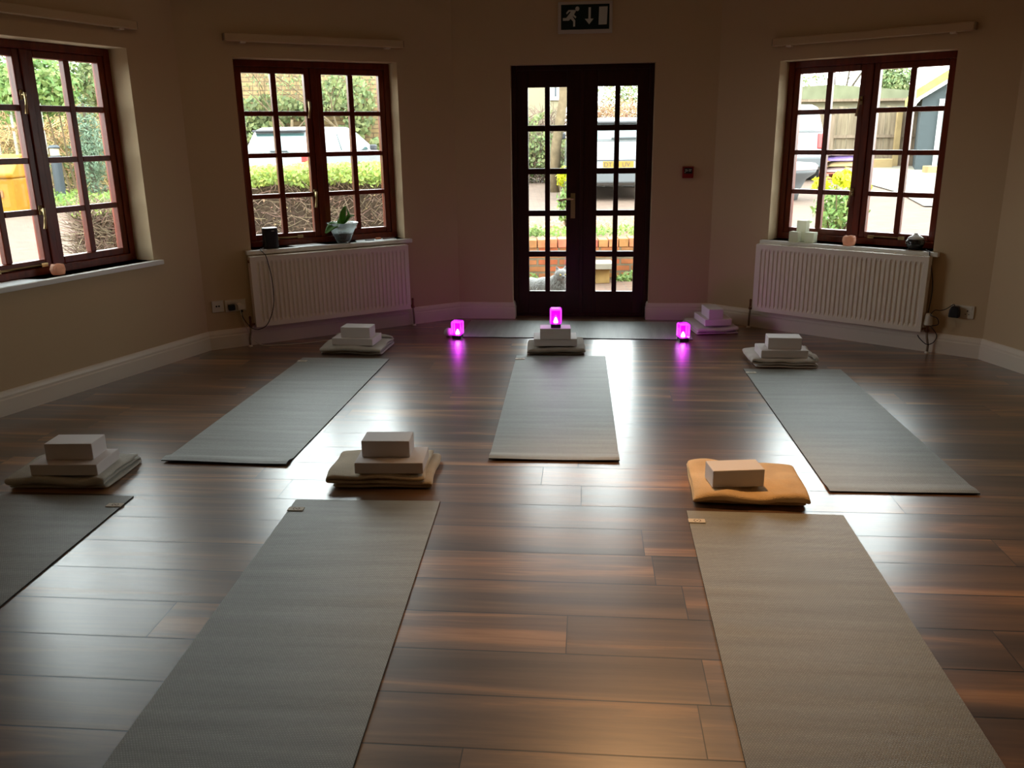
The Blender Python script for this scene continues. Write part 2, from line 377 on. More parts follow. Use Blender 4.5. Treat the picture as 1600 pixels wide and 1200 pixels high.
M['car_white'] = mat('white_car_paint', (.19, .205, .215), .25, .5, coat=.6)
M['car_glass'] = mat('car_rear_glass', (.045, .085, .085), .06, .6, coat=1)
M['car_trim'] = mat('black_car_trim', (.04, .04, .045), .5, .4)
M['grey_plastic'] = mat('grey_bumper_plastic', (.09, .095, .10), .6, .3)
M['tail_red'] = mat('red_tail_lens', (.42, .03, .03), .2, .6)
M['tyre'] = mat('tyre', (.02, .02, .02), .85)
M['alloy'] = mat('alloy', (.4, .4, .42), .35, .5, .8)
M['plate_yellow'] = mat('yellow_number_plate', (.22, .13, .01), .5)
M['fence'] = mat('weathered_fence_board', (.17, .13, .09), .9, .1, var=.35, vscale=3, stretch=(8, 8, .6), island=.15)
M['fence_new'] = mat('new_timber', (.28, .20, .10), .9, .1, var=.15, vscale=5)
M['roof_felt'] = mat('mossy_green_roof', (.135, .14, .088), .9, .1, var=.2, vscale=3)
M['fascia'] = mat('cream_fascia', (.26, .24, .17), .8)
M['barn_grey'] = mat('slate_grey_boards', (.045, .055, .058), .8, .2, var=.2, vscale=5, stretch=(1, 1, 10))
M['moss'] = mat('yellow_moss_roof', (.40, .38, .07), .95, .1, var=.25, vscale=6)
M['upvc'] = mat('white_upvc', (.36, .37, .36), .4, .4)
M['bollard'] = mat('slate_bollard_paint', (.045, .055, .065), .5, .4)
M['lens'] = mat('opal_lens', (.55, .45, .30), .4, .4)
M['grit_yellow'] = mat('orange_yellow_plastic', (.26, .115, .004), .6, .3, var=.12, vscale=5)
M['rust'] = mat('rust_brown', (.22, .09, .03), .9)
M['bag_pink'] = mat('pale_pink_sack', (.30, .21, .20), .6, .3, var=.1)
M['bag_purple'] = mat('purple_print_sack', (.17, .11, .28), .6, .3, var=.15, vscale=12)
M['pallet_red'] = mat('red_pallet_paint', (.36, .08, .05), .9)
M['house'] = mat('pale_house_render', (.20, .175, .11), .9)
M['fur'] = mat('grey_cat_fur', (.07, .068, .066), .95, .1, var=.3, vscale=18, bump=.8, bscale=90, sheen=.5)
M['fur_pale'] = mat('pale_cat_fur', (.13, .128, .122), .95, .1, island=.25)
M['eye'] = mat('cat_eye', (.30, .22, .04), .1, .6)
M['slab'] = mat('pale_stone_slab', (.22, .20, .165), .9, .2, var=.15)

# ------------------------------------------------------------------ floor, ceiling, walls
fl = MB(); fl.prism([(p.x, p.y) for p in reversed([q + (q - Vector((0.3, 3.0))).normalized() * .06 for q in ROOM])], -.08, 0)
# door opening: the boards run on to the threshold
a, b = wpt('back', .447, 0, 0), wpt('back', 1.557, 0, 0); c, d = wpt('back', 1.557, 0, .27), wpt('back', .447, 0, .27)
fl.prism([(a.x, a.y), (b.x, b.y), (c.x, c.y), (d.x, d.y)], -.08, -.0005)
tag(fl.build('floor', M['floor']), kind='structure')
ce = MB(); ce.prism([(p.x, p.y) for p in reversed([q + (q - Vector((0.3, 3.0))).normalized() * .3 for q in ROOM])], WALLH, WALLH + .1)
tag(ce.build('ceiling', M['ceiling']), kind='structure')

def wall(name, A, B, hole=None, mA=18, mB=18):
    """inner face runs A -> B with the room on its right; hole = (s0,s1,z0,z1)"""
    L_ = (B - A).length; u = (B - A) / L_; n = Vector((-u.y, u.x))
    mb = MB()
    def P(s, d):
        if s <= 0: s_ = s - d * math.tan(math.radians(mA))
        elif s >= L_ - 1e-6: s_ = s + d * math.tan(math.radians(mB))
        else: s_ = s
        q = A + u * s_ + n * d; return (q.x, q.y)
    def piece(s0, s1, z0, z1):
        if z1 - z0 < 1e-4: return
        mb.prism([P(s0, 0), P(s1, 0), P(s1, WT), P(s0, WT)], z0, z1)
    if hole:
        s0, s1, z0, z1 = hole
        piece(0, s0, -.08, WALLH); piece(s1, L_, -.08, WALLH); piece(s0, s1, z1, WALLH)
        if z0 > 0: piece(s0, s1, -.08, z0)
    else: piece(0, L_, -.08, WALLH)
    return tag(mb.build(name, M['paint']), kind='structure')
wall('wall_left', *WALLS['left'], OPEN['left'], mA=0)
wall('wall_back_left', *WALLS['back_left'], OPEN['back_left'])
wall('wall_back', *WALLS['back'], OPEN['back'])
wall('wall_back_right', *WALLS['back_right'], OPEN['back_right'])
wall('wall_right', *WALLS['right'], None, mB=0)
wall('wall_left_front', ROOM[0], ROOM[1], None, 45, 0)
wall('wall_right_front', ROOM[6], ROOM[7], None, 0, 45)
wall('wall_front', ROOM[7], ROOM[0], None, 45, 45)

# skirting boards
SK = [(0, 0), (-.020, 0), (-.020, .088), (-.016, .095), (-.017, .108), (-.012, .122), (-.007, .132), (0, .136)]
def skirt(name, w, spans, returns=()):
    mb = MB(); A, B = WALLS[w]; L_ = (B - A).length; u = (B - A) / L_; n = Vector((-u.y, u.x))
    t18 = math.tan(math.radians(18))
    for s0, s1 in spans:
        ra = []; rb = []
        for d, z in SK:
            e0 = -d * t18 if s0 <= 0 else (d if s0 in returns else 0)
            e1 = -(-d * t18) if s1 >= L_ - 1e-6 else (-d if s1 in returns else 0)
            e0 = (-d) * t18 if s0 <= 0 else (d if s0 in returns else 0)
            e1 = d * t18 if s1 >= L_ - 1e-6 else (-d if s1 in returns else 0)
            p = A + u * (s0 + e0) + n * d; q = A + u * (s1 + e1) + n * d
            ra.append(mb.vert((p.x, p.y, z))); rb.append(mb.vert((q.x, q.y, z)))
        k = len(SK)
        for i in range(k): mb.face([ra[i], ra[(i + 1) % k], rb[(i + 1) % k], rb[i]])
        mb.face(ra); mb.face(rb[::-1])
    for s in returns:      # into the door reveal
        sg = 1 if s < L_ / 2 else -1
        ra = []; rb = []
        for d, z in SK:
            p = A + u * (s + sg * -d) + n * d; q = A + u * (s + sg * -d) + n * .138
            ra.append(mb.vert((p.x, p.y, z))); rb.append(mb.vert((q.x, q.y, z)))
        k = len(SK)
        for i in range(k): mb.face([ra[i], ra[(i + 1) % k], rb[(i + 1) % k], rb[i]])
        mb.face(ra); mb.face(rb[::-1])
    return tag(mb.build(name, M['gloss_white']), kind='structure')
skirt('baseboard_left', 'left', [(0, SIDE)])
skirt('baseboard_back_left', 'back_left', [(0, SIDE)])
skirt('baseboard_back', 'back', [(0, .447), (1.557, SIDE)], returns=(.447, 1.557))
skirt('baseboard_back_right', 'back_right', [(0, SIDE)])
skirt('baseboard_right', 'right', [(0, SIDE)])

# ------------------------------------------------------------------ windows (local x along the wall, y outward, z up)
def handle_bm(mb, x, z, y=.148, ln=.105, tilt=.12, flip=1):
    mb.box(x - .011, x + .011, y - .006, y + .004, z - .028, z + .028)
    mb.tube([(x, y, z), (x, y - .030, z)], .008, 8)
    mb.tube([(x, y - .030, z + .012), (x + flip * .004, y - .036, z - ln * .4), (x + flip * ln * tilt, y - .034, z - ln)], [.0085, .0065, .009], 8)
def window(name, w, stay_x):
    s0, s1, z0, z1 = OPEN[w]; W_ = s1 - s0; H_ = z1 - z0
    root = thing(name, None, None, wpt(w, s0, z0), wang(w)); tag(root, kind='structure')
    y0, y1 = .150, .225
    mb = MB(); fw = .045
    mb.box(0, fw, y0, y1, 0, H_); mb.box(W_ - fw, W_, y0, y1, 0, H_); mb.box(fw, W_ - fw, y0, y1, H_ - fw, H_); mb.box(fw, W_ - fw, y0 - .012, y1, 0, fw)
    cm = W_ / 2; mb.box(cm - .024, cm + .024, y0, y1, fw, H_ - fw)
    mb.box(-.0, W_, y0 - .004, y0 + .006, 0, .018)
    mb.build('window_frame', M['mahogany'], root, bevel=.004)
    for side in (0, 1):
        xa = fw if side == 0 else cm + .024; xb = cm - .024 if side == 0 else W_ - fw
        za, zb = fw, H_ - fw
        c = MB(); st = .042; ca, cb = y0 + .010, y1 - .010
        c.box(xa, xa + st, ca, cb, za, zb); c.box(xb - st, xb, ca, cb, za, zb)
        c.box(xa + st, xb - st, ca, cb, za, za + st); c.box(xa + st, xb - st, ca, cb, zb - st, zb)
        xm = (xa + xb) / 2; ms = .020
        c.box(xm - ms, xm + ms, ca + .004, cb - .006, za + st, zb - st)
        ph = (zb - za - 2 * st - 3 * .034) / 4
        for k in range(1, 4):
            zc = za + st + k * ph + (k - .5) * .034
            for (p, q) in ((xa + st, xm - ms), (xm + ms, xb - st)): c.box(p, q, ca + .004, cb - .006, zc - .017, zc + .017)
        cas = c.build('casement', M['mahogany'], root, bevel=.005)
        g = MB(); g.box(xa + .02, xb - .02, .196, .200, za + .02, zb - .02); g.build('window_panes', M['glass'], cas)
        if side == 0:
            for zz in (H_ * .80 - .03, H_ * .30 - .02):
                h = MB(); handle_bm(h, cm - .046, zz, y=y0 + .010, flip=-1); h.build('window_handle', M['brass'], cas, smooth=True)
    st_ = MB(); a_, b_ = stay_x
    st_.tube([(a_, y0 - .008, .058), (b_, y0 - .008, .058)], .0065, 6); st_.box(a_ - .012, a_ + .03, y0 - .012, y0 + .004, .045, .066)
    st_.box(b_ - .03, b_ + .012, y0 - .014, y0 + .004, .048, .07)
    st_.build('window_stay', M['brass'], root)
    s = MB(); s.box(-.045, W_ + .045, -.045, -.0005, -.030, 0); s.box(.001, W_ - .001, -.001, .152, -.030, 0.0)
    s.build('window_sill', M['sill'], root, bevel=.004)
    return root
window('window_1', 'left', (.20, .52))
window('window_2', 'back_left', (.22, .42))
window('window_3', 'back_right', (.70, .93))

# glazed double door
def door():
    s0, s1, z0, z1 = OPEN['back']; W_ = s1 - s0; H_ = z1
    root = thing('door_1', None, None, wpt('back', s0, 0), wang('back')); tag(root, kind='structure')
    y0, y1 = .095, .175; fw = .038
    f = MB(); f.box(0, fw, y0, y1, 0, H_); f.box(W_ - fw, W_, y0, y1, 0, H_); f.box(fw, W_ - fw, y0, y1, H_ - fw, H_)
    f.box(fw, W_ - fw, y0, y1, .001, .025)
    f.build('door_frame', M['dark_wood'], root, bevel=.004)
    c = W_ / 2
    for side in (0, 1):
        xa = fw - .004 if side == 0 else c + .0005; xb = c - .0005 if side == 0 else W_ - fw + .004
        g0, g1 = (.128, .434) if side == 0 else (W_ - .432, W_ - .126)
        l = MB(); ca, cb = .108, .155; za, zb = .02, H_ - fw + .004; t0, t1 = .210, 1.823
        l.box(xa, g0, ca, cb, za, zb); l.box(g1, xb, ca, cb, za, zb); l.box(g0, g1, ca, cb, za, t0); l.box(g0, g1, ca, cb, t1, zb)
        xm = (g0 + g1) / 2; l.box(xm - .02, xm + .02, ca + .004, cb - .006, t0, t1)
        ph = (t1 - t0 - 4 * .046) / 5
        for k in range(1, 5):
            zc = t0 + k * ph + (k - .5) * .046
            for p, q in ((g0, xm - .02), (xm + .02, g1)): l.box(p, q, ca + .004, cb - .006, zc - .023, zc + .023)
        if side == 1: l.box(c - .014, c + .016, ca - .012, ca, za, zb)
        lf = l.build('door_leaf', M['dark_wood'], root, bevel=.004)
        g = MB(); g.box(g0 - .01, g1 + .01, .134, .138, t0 - .01, t1 + .01); g.build('door_panes', M['glass'], lf)
        if side == 0:
            h = MB(); px = .488
            h.box(px - .018, px + .018, ca - .006, ca, .81, 1.01)
            h.tube([(px, ca - .006, .968), (px, ca - .05, .968)], .009, 10)
            h.tube([(px + .004, ca - .048, .968), (px - .05, ca - .050, .966), (px - .115, ca - .046, .956)], [.0095, .0075, .010], 10)
            h.tube([(px, ca - .006, .85), (px, ca - .009, .85)], .006, 10)
            h.build('door_handle', M['brass'], lf, smooth=False)
door()

# blind rails above the windows
def rail(w, s0, s1, z, label):
    r = thing('blind_rail', label, 'blind rail', wpt(w, s0, z), wang(w), 'blind rails over the windows')
    m = MB(); L_ = s1 - s0; m.box(0, L_, -.055, -.006, 0, .052); m.build('rail_box', M['paint'], r, bevel=.006)
    for x in (.12, L_ - .12):
        m = MB(); m.box(x - .018, x + .018, -.05, -.0, -.010, .004); m.build('bracket', M['gloss_white'], r)
    m = MB(); m.box(-.006, 0, -.05, -.0005, .004, .048); m.build('end_cap', M['copper'], r)
    m = MB(); m.box(L_, L_ + .006, -.05, -.0005, .004, .048); m.build('end_cap', M['copper'], r)
rail('left', .30, 1.68, 2.118, 'pale painted blind rail on the wall above the leftmost window')
rail('back_left', .312, 1.605, 2.098, 'pale painted blind rail above the window with the potted plant')
rail('back_right', .437, 1.75, 2.048, 'pale painted blind rail above the window with the candles')

# ------------------------------------------------------------------ radiators
def radiator(w, s0, s1, label, valve_thermo):
    r = thing('radiator', label, 'radiator', wpt(w, s0, .147), wang(w), 'ribbed radiators under the windows')
    W_, H_ = s1 - s0, .505
    # ribbed front panel as one displaced sheet with depth
    m = MB(); n = 36; xs = []; mar = .028
    pitch = (W_ - 2 * mar) / n
    for i in range(n):
        x = mar + i * pitch
        xs += [(x, 0), (x + pitch * .30, 0), (x + pitch * .45, 1), (x + pitch * .85, 1)]
    xs = [(0, 0)] + xs + [(W_ - mar, 0), (W_, 0)]
    zs = [0, .030, .052, H_ - .052, H_ - .030, H_]
    zf = [0, 0, 1, 1, 0, 0]
    yb = -.105
    grid = [[m.vert((x, yb + .0 + .010 * (a * f), z)) for x, a in xs] for z, f in zip(zs, zf)]
    for j in range(len(zs) - 1):
        for i in range(len(xs) - 1): m.face([grid[j][i], grid[j][i + 1], grid[j + 1][i + 1], grid[j + 1][i]])
    m.box(0, W_, yb + .0105, yb + .016, 0, H_)
    m.build('front_panel', M['rad'], r)
    b = MB(); b.box(0, W_, -.040, -.034, .004, H_ - .004); b.build('back_panel', M['rad'], r)
    t = MB(); t.box(0, W_, yb, -.034, H_, H_ + .004)
    k = 18
    for i in range(k):
        x = .03 + (W_ - .06) * i / (k - 1); t.box(x - .004, x + .004, yb + .012, -.044, H_ + .004, H_ + .007)
    t.build('top_grille', M['rad'], r, bevel=.001)
    s = MB(); s.box(-.003, 0, yb, -.034, 0, H_); s.build('side_panel', M['rad'], r)
    s = MB(); s.box(W_, W_ + .003, yb, -.034, 0, H_); s.build('side_panel', M['rad'], r)
    p = MB(); p.lathe([(.012, 0), (.012, .008)], n=10); 
    for q in range(len(p.v)): v = p.v[q]; p.v[q] = Vector((-v.z - .003 if valve_thermo > 0 else W_ + .003 + v.z, -.07 + v.x, H_ - .03 + v.y))
    p.build('bleed_plug', M['valve_metal'], r)
    # brackets to the wall
    for bx in (.15, W_ - .18): bk = MB(); bk.box(bx, bx + .03, -.034, -.0005, .1, .4); bk.build('wall_bracket', M['rad'], r)
    for sd, x in ((-1, -.035), (1, W_ + .035)):
        v = MB(); v.tube([(x, -.07, .018), (x - sd * .035, -.07, .018)], .009, 8); v.lathe([(.013, 0), (.013, .018), (.009, .02), (.009, .05)], x, -.07, .0, 10)
        vo = v.build('valve', M['valve_metal'], r)
        if sd == valve_thermo:
            c = MB(); c.lathe([(.026, 0), (.028, .008), (.022, .06), (.020, .075), (.010, .08)], x, -.07, .05, 16); c.build('thermostat_cap', M['plastic_white'], vo, smooth=True)
        else:
            c = MB(); c.lathe([(.008, 0), (.010, .02), (.007, .03)], x, -.07, .05, 10); c.build('valve_cap', M['valve_metal'], vo)
        p = MB(); p.tube([(x, -.07, .0), (x + sd * .004, -.068, -.04), (x + sd * .012, -.055, -.09), (x + sd * .012, -.055, -.147)], .008, 8); p.build('pipe', M['copper'], r, smooth=True)
        p = MB(); p.lathe([(.016, -.147), (.013, -.139), (.009, -.135)], x + sd * .012, -.055, 0, 12); p.build('pipe_collar', M['plastic_white'], r)
    return r
radiator('back_left', .325, 1.542, 'ribbed white radiator below the window with the potted plant', 9)
radiator('back_right', .445, 1.668, 'ribbed white radiator below the window with the candles', 1)

# ------------------------------------------------------------------ sockets, plugs, cables
def plate(mb, x0, x1, z0, z1, y=-.010): mb.box(x0, x1, y, 0, z0, z1)
t = thing('telephone_socket', 'small square white wall plate with two round black holes, near the corner', 'socket', wpt('back_left', .044, .268), wang('back_left'))
m = MB(); plate(m, 0, .084, 0, .084); m.build('face_plate', M['plastic_white'], t, bevel=.003)
for x in (.032, .050):
    m = MB(); m.tube([(x, -.0098, .044), (x, -.0112, .044)], .0065, 12); m.build('jack_hole', M['plastic_black'], t)
def socket_double(w, s, z, label):
    t = thing('double_socket', label, 'socket', wpt(w, s, z), wang(w), 'double wall sockets')
    m = MB(); plate(m, 0, .146, 0, .086); m.build('face_plate', M['plastic_white'], t, bevel=.003)
    for k, cx in enumerate((.040, .106)):
        m = MB()
        m.box(cx - .004, cx + .004, -.0108, -.0098, .046, .056); m.box(cx - .014, cx - .007, -.0108, -.0098, .026, .031); m.box(cx + .007, cx + .014, -.0108, -.0098, .026, .031)
        m.build('pin_holes', M['plastic_black'], t)
        m = MB(); m.box(cx - .006 + (.022 if k else -.022), cx + .006 + (.022 if k else -.022), -.0125, -.0098, .060, .078); m.build('switch', M['plastic_white'], t)
    return t
socket_double('back_left', .137, .262, 'double wall socket with two plugs in, left of the plant window radiator')
socket_double('back_right', 1.815, .258, 'double wall socket with a black adapter in it, near the right corner')
def on(w, s, z, d=0): return wpt(w, s, z, d)
t = thing('plug', 'small black plug in the left half of the left double socket', 'plug', on('back_left', .178, .275, -.010), wang('back_left'))
m = MB(); m.box(-.024, .024, -.032, 0, 0, .044); m.build('plug_body', M['plastic_black'], t, bevel=.008)
t = thing('plug', 'white plug in the right half of the left double socket', 'plug', on('back_left', .243, .275, -.010), wang('back_left'))
m = MB(); m.extr([(-.024, .0), (.024, 0), (.026, .030), (.010, .046), (-.014, .048), (-.026, .034)], 'y', -.034, 0); m.build('plug_body', M['plastic_white'], t, bevel=.004)
m = MB(); m.box(-.010, .010, -.028, -.008, -.018, 0); m.build('cable_grip', M['plastic_black'], t)
t = thing('power_adapter', 'black power adapter plugged into the right wall socket', 'adapter', on('back_right', 1.848, .262, -.010), wang('back_right'))
m = MB(); m.extr([(-.032, 0), (.034, 0), (.032, .05), (.024, .075), (-.018, .075), (-.028, .05)], 'y', -.050, 0); m.build('adapter_body', M['plastic_black'], t, bevel=.008)

def curve_pts(P, k=6):
    P = [Vector(p) for p in P]; out = []
    for i in range(len(P) - 1):
        a = P[max(i - 1, 0)]; b = P[i]; c = P[i + 1]; d = P[min(i + 2, len(P) - 1)]
        for j in range(k):
            t = j / k
            out.append(.5 * ((2 * b) + (c - a) * t + (2 * a - 5 * b + 4 * c - d) * t * t + (3 * b - a - 3 * c + d) * t ** 3))
    return out + [P[-1]]
def cable(name, pts, r, m_, label):
    m = MB(); m.tube(curve_pts(pts), r, 6); return tag(m.build(name, m_, smooth=True), label, 'cable')
bl = lambda s, z, d: on('back_left', s, z, d); br_ = lambda s, z, d: on('back_right', s, z, d)
cable('speaker_cable', [bl(.243, .262, -.030), bl(.25, .21, -.045), bl(.285, .15, -.11), bl(.335, .135, -.125), bl(.40, .17, -.128), bl(.455, .30, -.125), bl(.462, .47, -.122), bl(.445, .60, -.122), bl(.43, .665, -.118), bl(.415, .697, -.050), bl(.44, .698, -.02), bl(.47, .70, .03)], .0032, M['plastic_black'], 'thin black cable hanging from the black speaker down over the radiator')
cable('white_cable', [bl(.205, .325, -.04), bl(.225, .30, -.044), bl(.25, .20, -.03), bl(.28, .10, -.03), bl(.31, .04, -.04), bl(.36, .006, -.09), bl(.50, .005, -.16), bl(.68, .005, -.20), bl(.82, .006, -.22), Vector((-1.30, 6.02, .012))], .003, M['plastic_white'], 'thin white cable from the wall socket running over the floor to a blanket')
cable('adapter_cable', [br_(1.845, .337, -.03), br_(1.835, .346, -.03), br_(1.80, .315, -.04), br_(1.765, .300, -.05), br_(1.735, .30, -.06), br_(1.72, .27, -.09), br_(1.765, .255, -.10), br_(1.775, .215, -.10), br_(1.735, .20, -.10)], .003, M['plastic_black'], 'black cable looping from the adapter to the radiator valve')
cable('diffuser_cable', [br_(1.60, .684, .05), br_(1.625, .685, -.01), br_(1.655, .683, -.05), br_(1.657, .66, -.052), br_(1.69, .45, -.02), br_(1.69, .22, -.05), br_(1.735, .19, -.095), br_(1.775, .14, -.10), br_(1.76, .09, -.10), br_(1.72, .07, -.10), br_(1.675, .10, -.10), br_(1.66, .13, -.12)], .003, M['plastic_black'], 'black cable from the diffuser on the sill, looping round the radiator pipe')

# ------------------------------------------------------------------ exit sign and alarm
t = thing('exit_sign', 'green and white fire exit sign with running figure above the door', 'sign', wpt('back', .817, 2.196), wang('back'))
W_, H_ = .408, .222
m = MB(); m.box(0, W_, -.035, 0, 0, H_); m.build('sign_case', M['sign_case'], t, bevel=.004)
m = MB(); m.box(.024, W_ - .024, -.0365, -.034, .026, H_ - .022); m.build('sign_face', M['sign_green'], t)
def sgn(px, py):   # crop coordinates of the sign face -> local x, z
    return (.024 + (px - 230) / (1338 - 230) * (W_ - .048), H_ - .022 - (py - 115) / (660 - 115) * (H_ - .048))
def poly_part(name, polys, par, y=-.0375):
    m = MB()
    for P in polys:
        q = [sgn(*p) for p in P]; m.extr(q, 'y', y, -.036)
    return m.build(name, M['sign_white'], par)
circ = [(603 + 47 * math.cos(a * PI / 10), 208 + 50 * math.sin(a * PI / 10)) for a in range(20)]
poly_part('running_figure', [circ, [(545, 232), (400, 232), (345, 295), (362, 325), (425, 265), (455, 268), (352, 400), (270, 403), (272, 462), (410, 462), (450, 425), (510, 485), (510, 595), (553, 592), (557, 462), (495, 375), (505, 345), (520, 345), (575, 250)], [(505, 340), (530, 335), (582, 385), (562, 415), (500, 365)]], t)
poly_part('down_arrow', [[(860, 182), (914, 182), (910, 428), (978, 430), (878, 552), (775, 432), (858, 430)]], t)
poly_part('door_pictogram', [[(1103, 175), (1296, 172), (1282, 562), (1092, 565)]], t)
t = thing('alarm_point', 'small dark red alarm box on the wall right of the door', 'alarm', wpt('back', 1.788, 1.127), wang('back'))
m = MB(); m.box(0, .085, -.03, 0, 0, .088); m.build('alarm_case', M['alarm_red'], t, bevel=.004)
m = MB(); m.box(.012, .075, -.0315, -.0295, .034, .078); m.build('label_panel', M['plastic_black'], t)
m = MB()
for (a_, b_, c_) in ((.018, .036, .062), (.046, .068, .062), (.020, .038, .052), (.048, .064, .052), (.015, .024, .042), (.037, .041, .057)): m.box(a_, b_, -.0322, -.031, c_, c_ + .004)
m.build('label_marks', M['sign_white'], t)

# ------------------------------------------------------------------ yoga mats
MW, ML = .61, 1.9745
def yoga_mat(x, y, th, label, curl=0, L_=ML, seed=0, tagpos=True, tag_right=False, curlside=0):
    """x,y = far left corner; runs towards the camera along -local y"""
    root = thing('yoga_mat', label, 'yoga mat', (x, y, 0), th, 'yoga mats on the wooden floor')
    m = MB(); nx, ny = 14, 80; T = .005
    def hgt(u, v):
        X, Y = u * MW, v * L_
        n1 = noise.noise(Vector((X * 1.2 + seed, Y * 9, seed))) * .0022 * min(1, v * 6)
        h = .0004 + abs(n1)
        if curl and v > .955:
            k = (v - .955) / .045
            h += curl * math.sin(k * PI * .80) * (.75 + .25 * math.sin(u * 5 + seed))
        if curlside: h += .012 * max(0, 1 - (1 - u if curlside > 0 else u) * 10) * max(0, v - .93) / .07
        return h
    vt = []; vb = []
    for j in range(ny + 1):
        v = j / ny; rt_ = []; rb_ = []
        v = 1 - (1 - v) ** 1.0
        for i in range(nx + 1):
            u = i / nx; z = hgt(u, v)
            rt_.append(m.vert((u * MW, -v * L_, z + T))); rb_.append(m.vert((u * MW, -v * L_, z)))
        vt.append(rt_); vb.append(rb_)
    for j in range(ny):
        for i in range(nx):
            m.cur = 0; m.face([vt[j][i], vt[j][i + 1], vt[j + 1][i + 1], vt[j + 1][i]])
            m.cur = 1; m.face([vb[j][i], vb[j + 1][i], vb[j + 1][i + 1], vb[j][i + 1]])
    m.cur = 1
    for j in range(ny):
        m.face([vt[j][0], vt[j + 1][0], vb[j + 1][0], vb[j][0]]); m.face([vt[j][nx], vb[j][nx], vb[j + 1][nx], vt[j + 1][nx]])
    for i in range(nx):
        m.face([vt[0][i], vb[0][i], vb[0][i + 1], vt[0][i + 1]]); m.face([vt[ny][i], vt[ny][i + 1], vb[ny][i + 1], vb[ny][i]])
    m.build('mat_sheet', [M['mat'], M['mat_edge']], root, smooth=False)
    if tagpos:
        x0 = MW - .062 if tag_right else -.002
        g = MB(); g.box(x0, x0 + .064, -.115, -.082, T + .0008, T + .0038); tg = g.build('brand_tag', M['tagcream'], root)
        e = MB()
        n = 16; cx, cy = x0 + .034, -.0975
        for k in range(n):
            a0, a1 = 2 * PI * k / n, 2 * PI * (k + 1) / n
            if k in (3, 4, 11, 12): continue
            P = [(cx + r * 1.25 * math.cos(a), cy + r * math.sin(a)) for r, a in ((.0095, a0), (.0095, a1), (.0115, a1), (.0115, a0))]
            e.prism(P, T + .0038, T + .0042)
        e.prism([(cx - .002, cy - .003), (cx + .002, cy - .003), (cx + .004, cy + .004), (cx, cy + .002), (cx - .004, cy + .004)], T + .0038, T + .0042)
        e.build('emblem', M['ink'], tg)
    return root
yoga_mat(-1.4449, 5.734, -.1093, 'grey yoga mat pointing at the plant window, in the back row on the left', .016, seed=1)
yoga_mat(.0345, 5.7109, -.0753, 'grey yoga mat in the middle of the back row, pointing at the glazed door', .013, seed=2)
yoga_mat(1.4878, 5.2879, -.0791, 'grey yoga mat in the back row on the right, below the candle window', .007, seed=3)
yoga_mat(-.9149, 3.3122, -.0577, 'grey yoga mat in the front row, left of the bare floor in the centre', 0, seed=4)
yoga_mat(.6949, 3.1505, -.101, 'brownish grey yoga mat in the front row, behind the golden blanket', 0, seed=5)
# the mat cut off by the left edge: its far right corner is at (-1.623, 3.37)
th = -.070
cs = Vector((math.cos(th), math.sin(th)))
yoga_mat(-1.623 - MW * cs.x, 3.372 - MW * cs.y, th, 'grey yoga mat cut off by the left edge of the picture', 0, seed=6, tag_right=True)
# the mat lying across in front of the door
ang = math.atan2(6.129 - 6.306, 1.212 + .363)
uL = Vector((math.cos(ang), math.sin(ang)))
nL = Vector((-uL.y, uL.x))
p_fr = Vector((-.395, 6.310)) + uL * 1.74 + nL * MW      # its head lies at the right end
yoga_mat(p_fr.x, p_fr.y, ang - PI / 2, 'grey yoga mat lying crossways in front of the glazed door', 0, L_=1.74, seed=7, tagpos=True, tag_right=True)

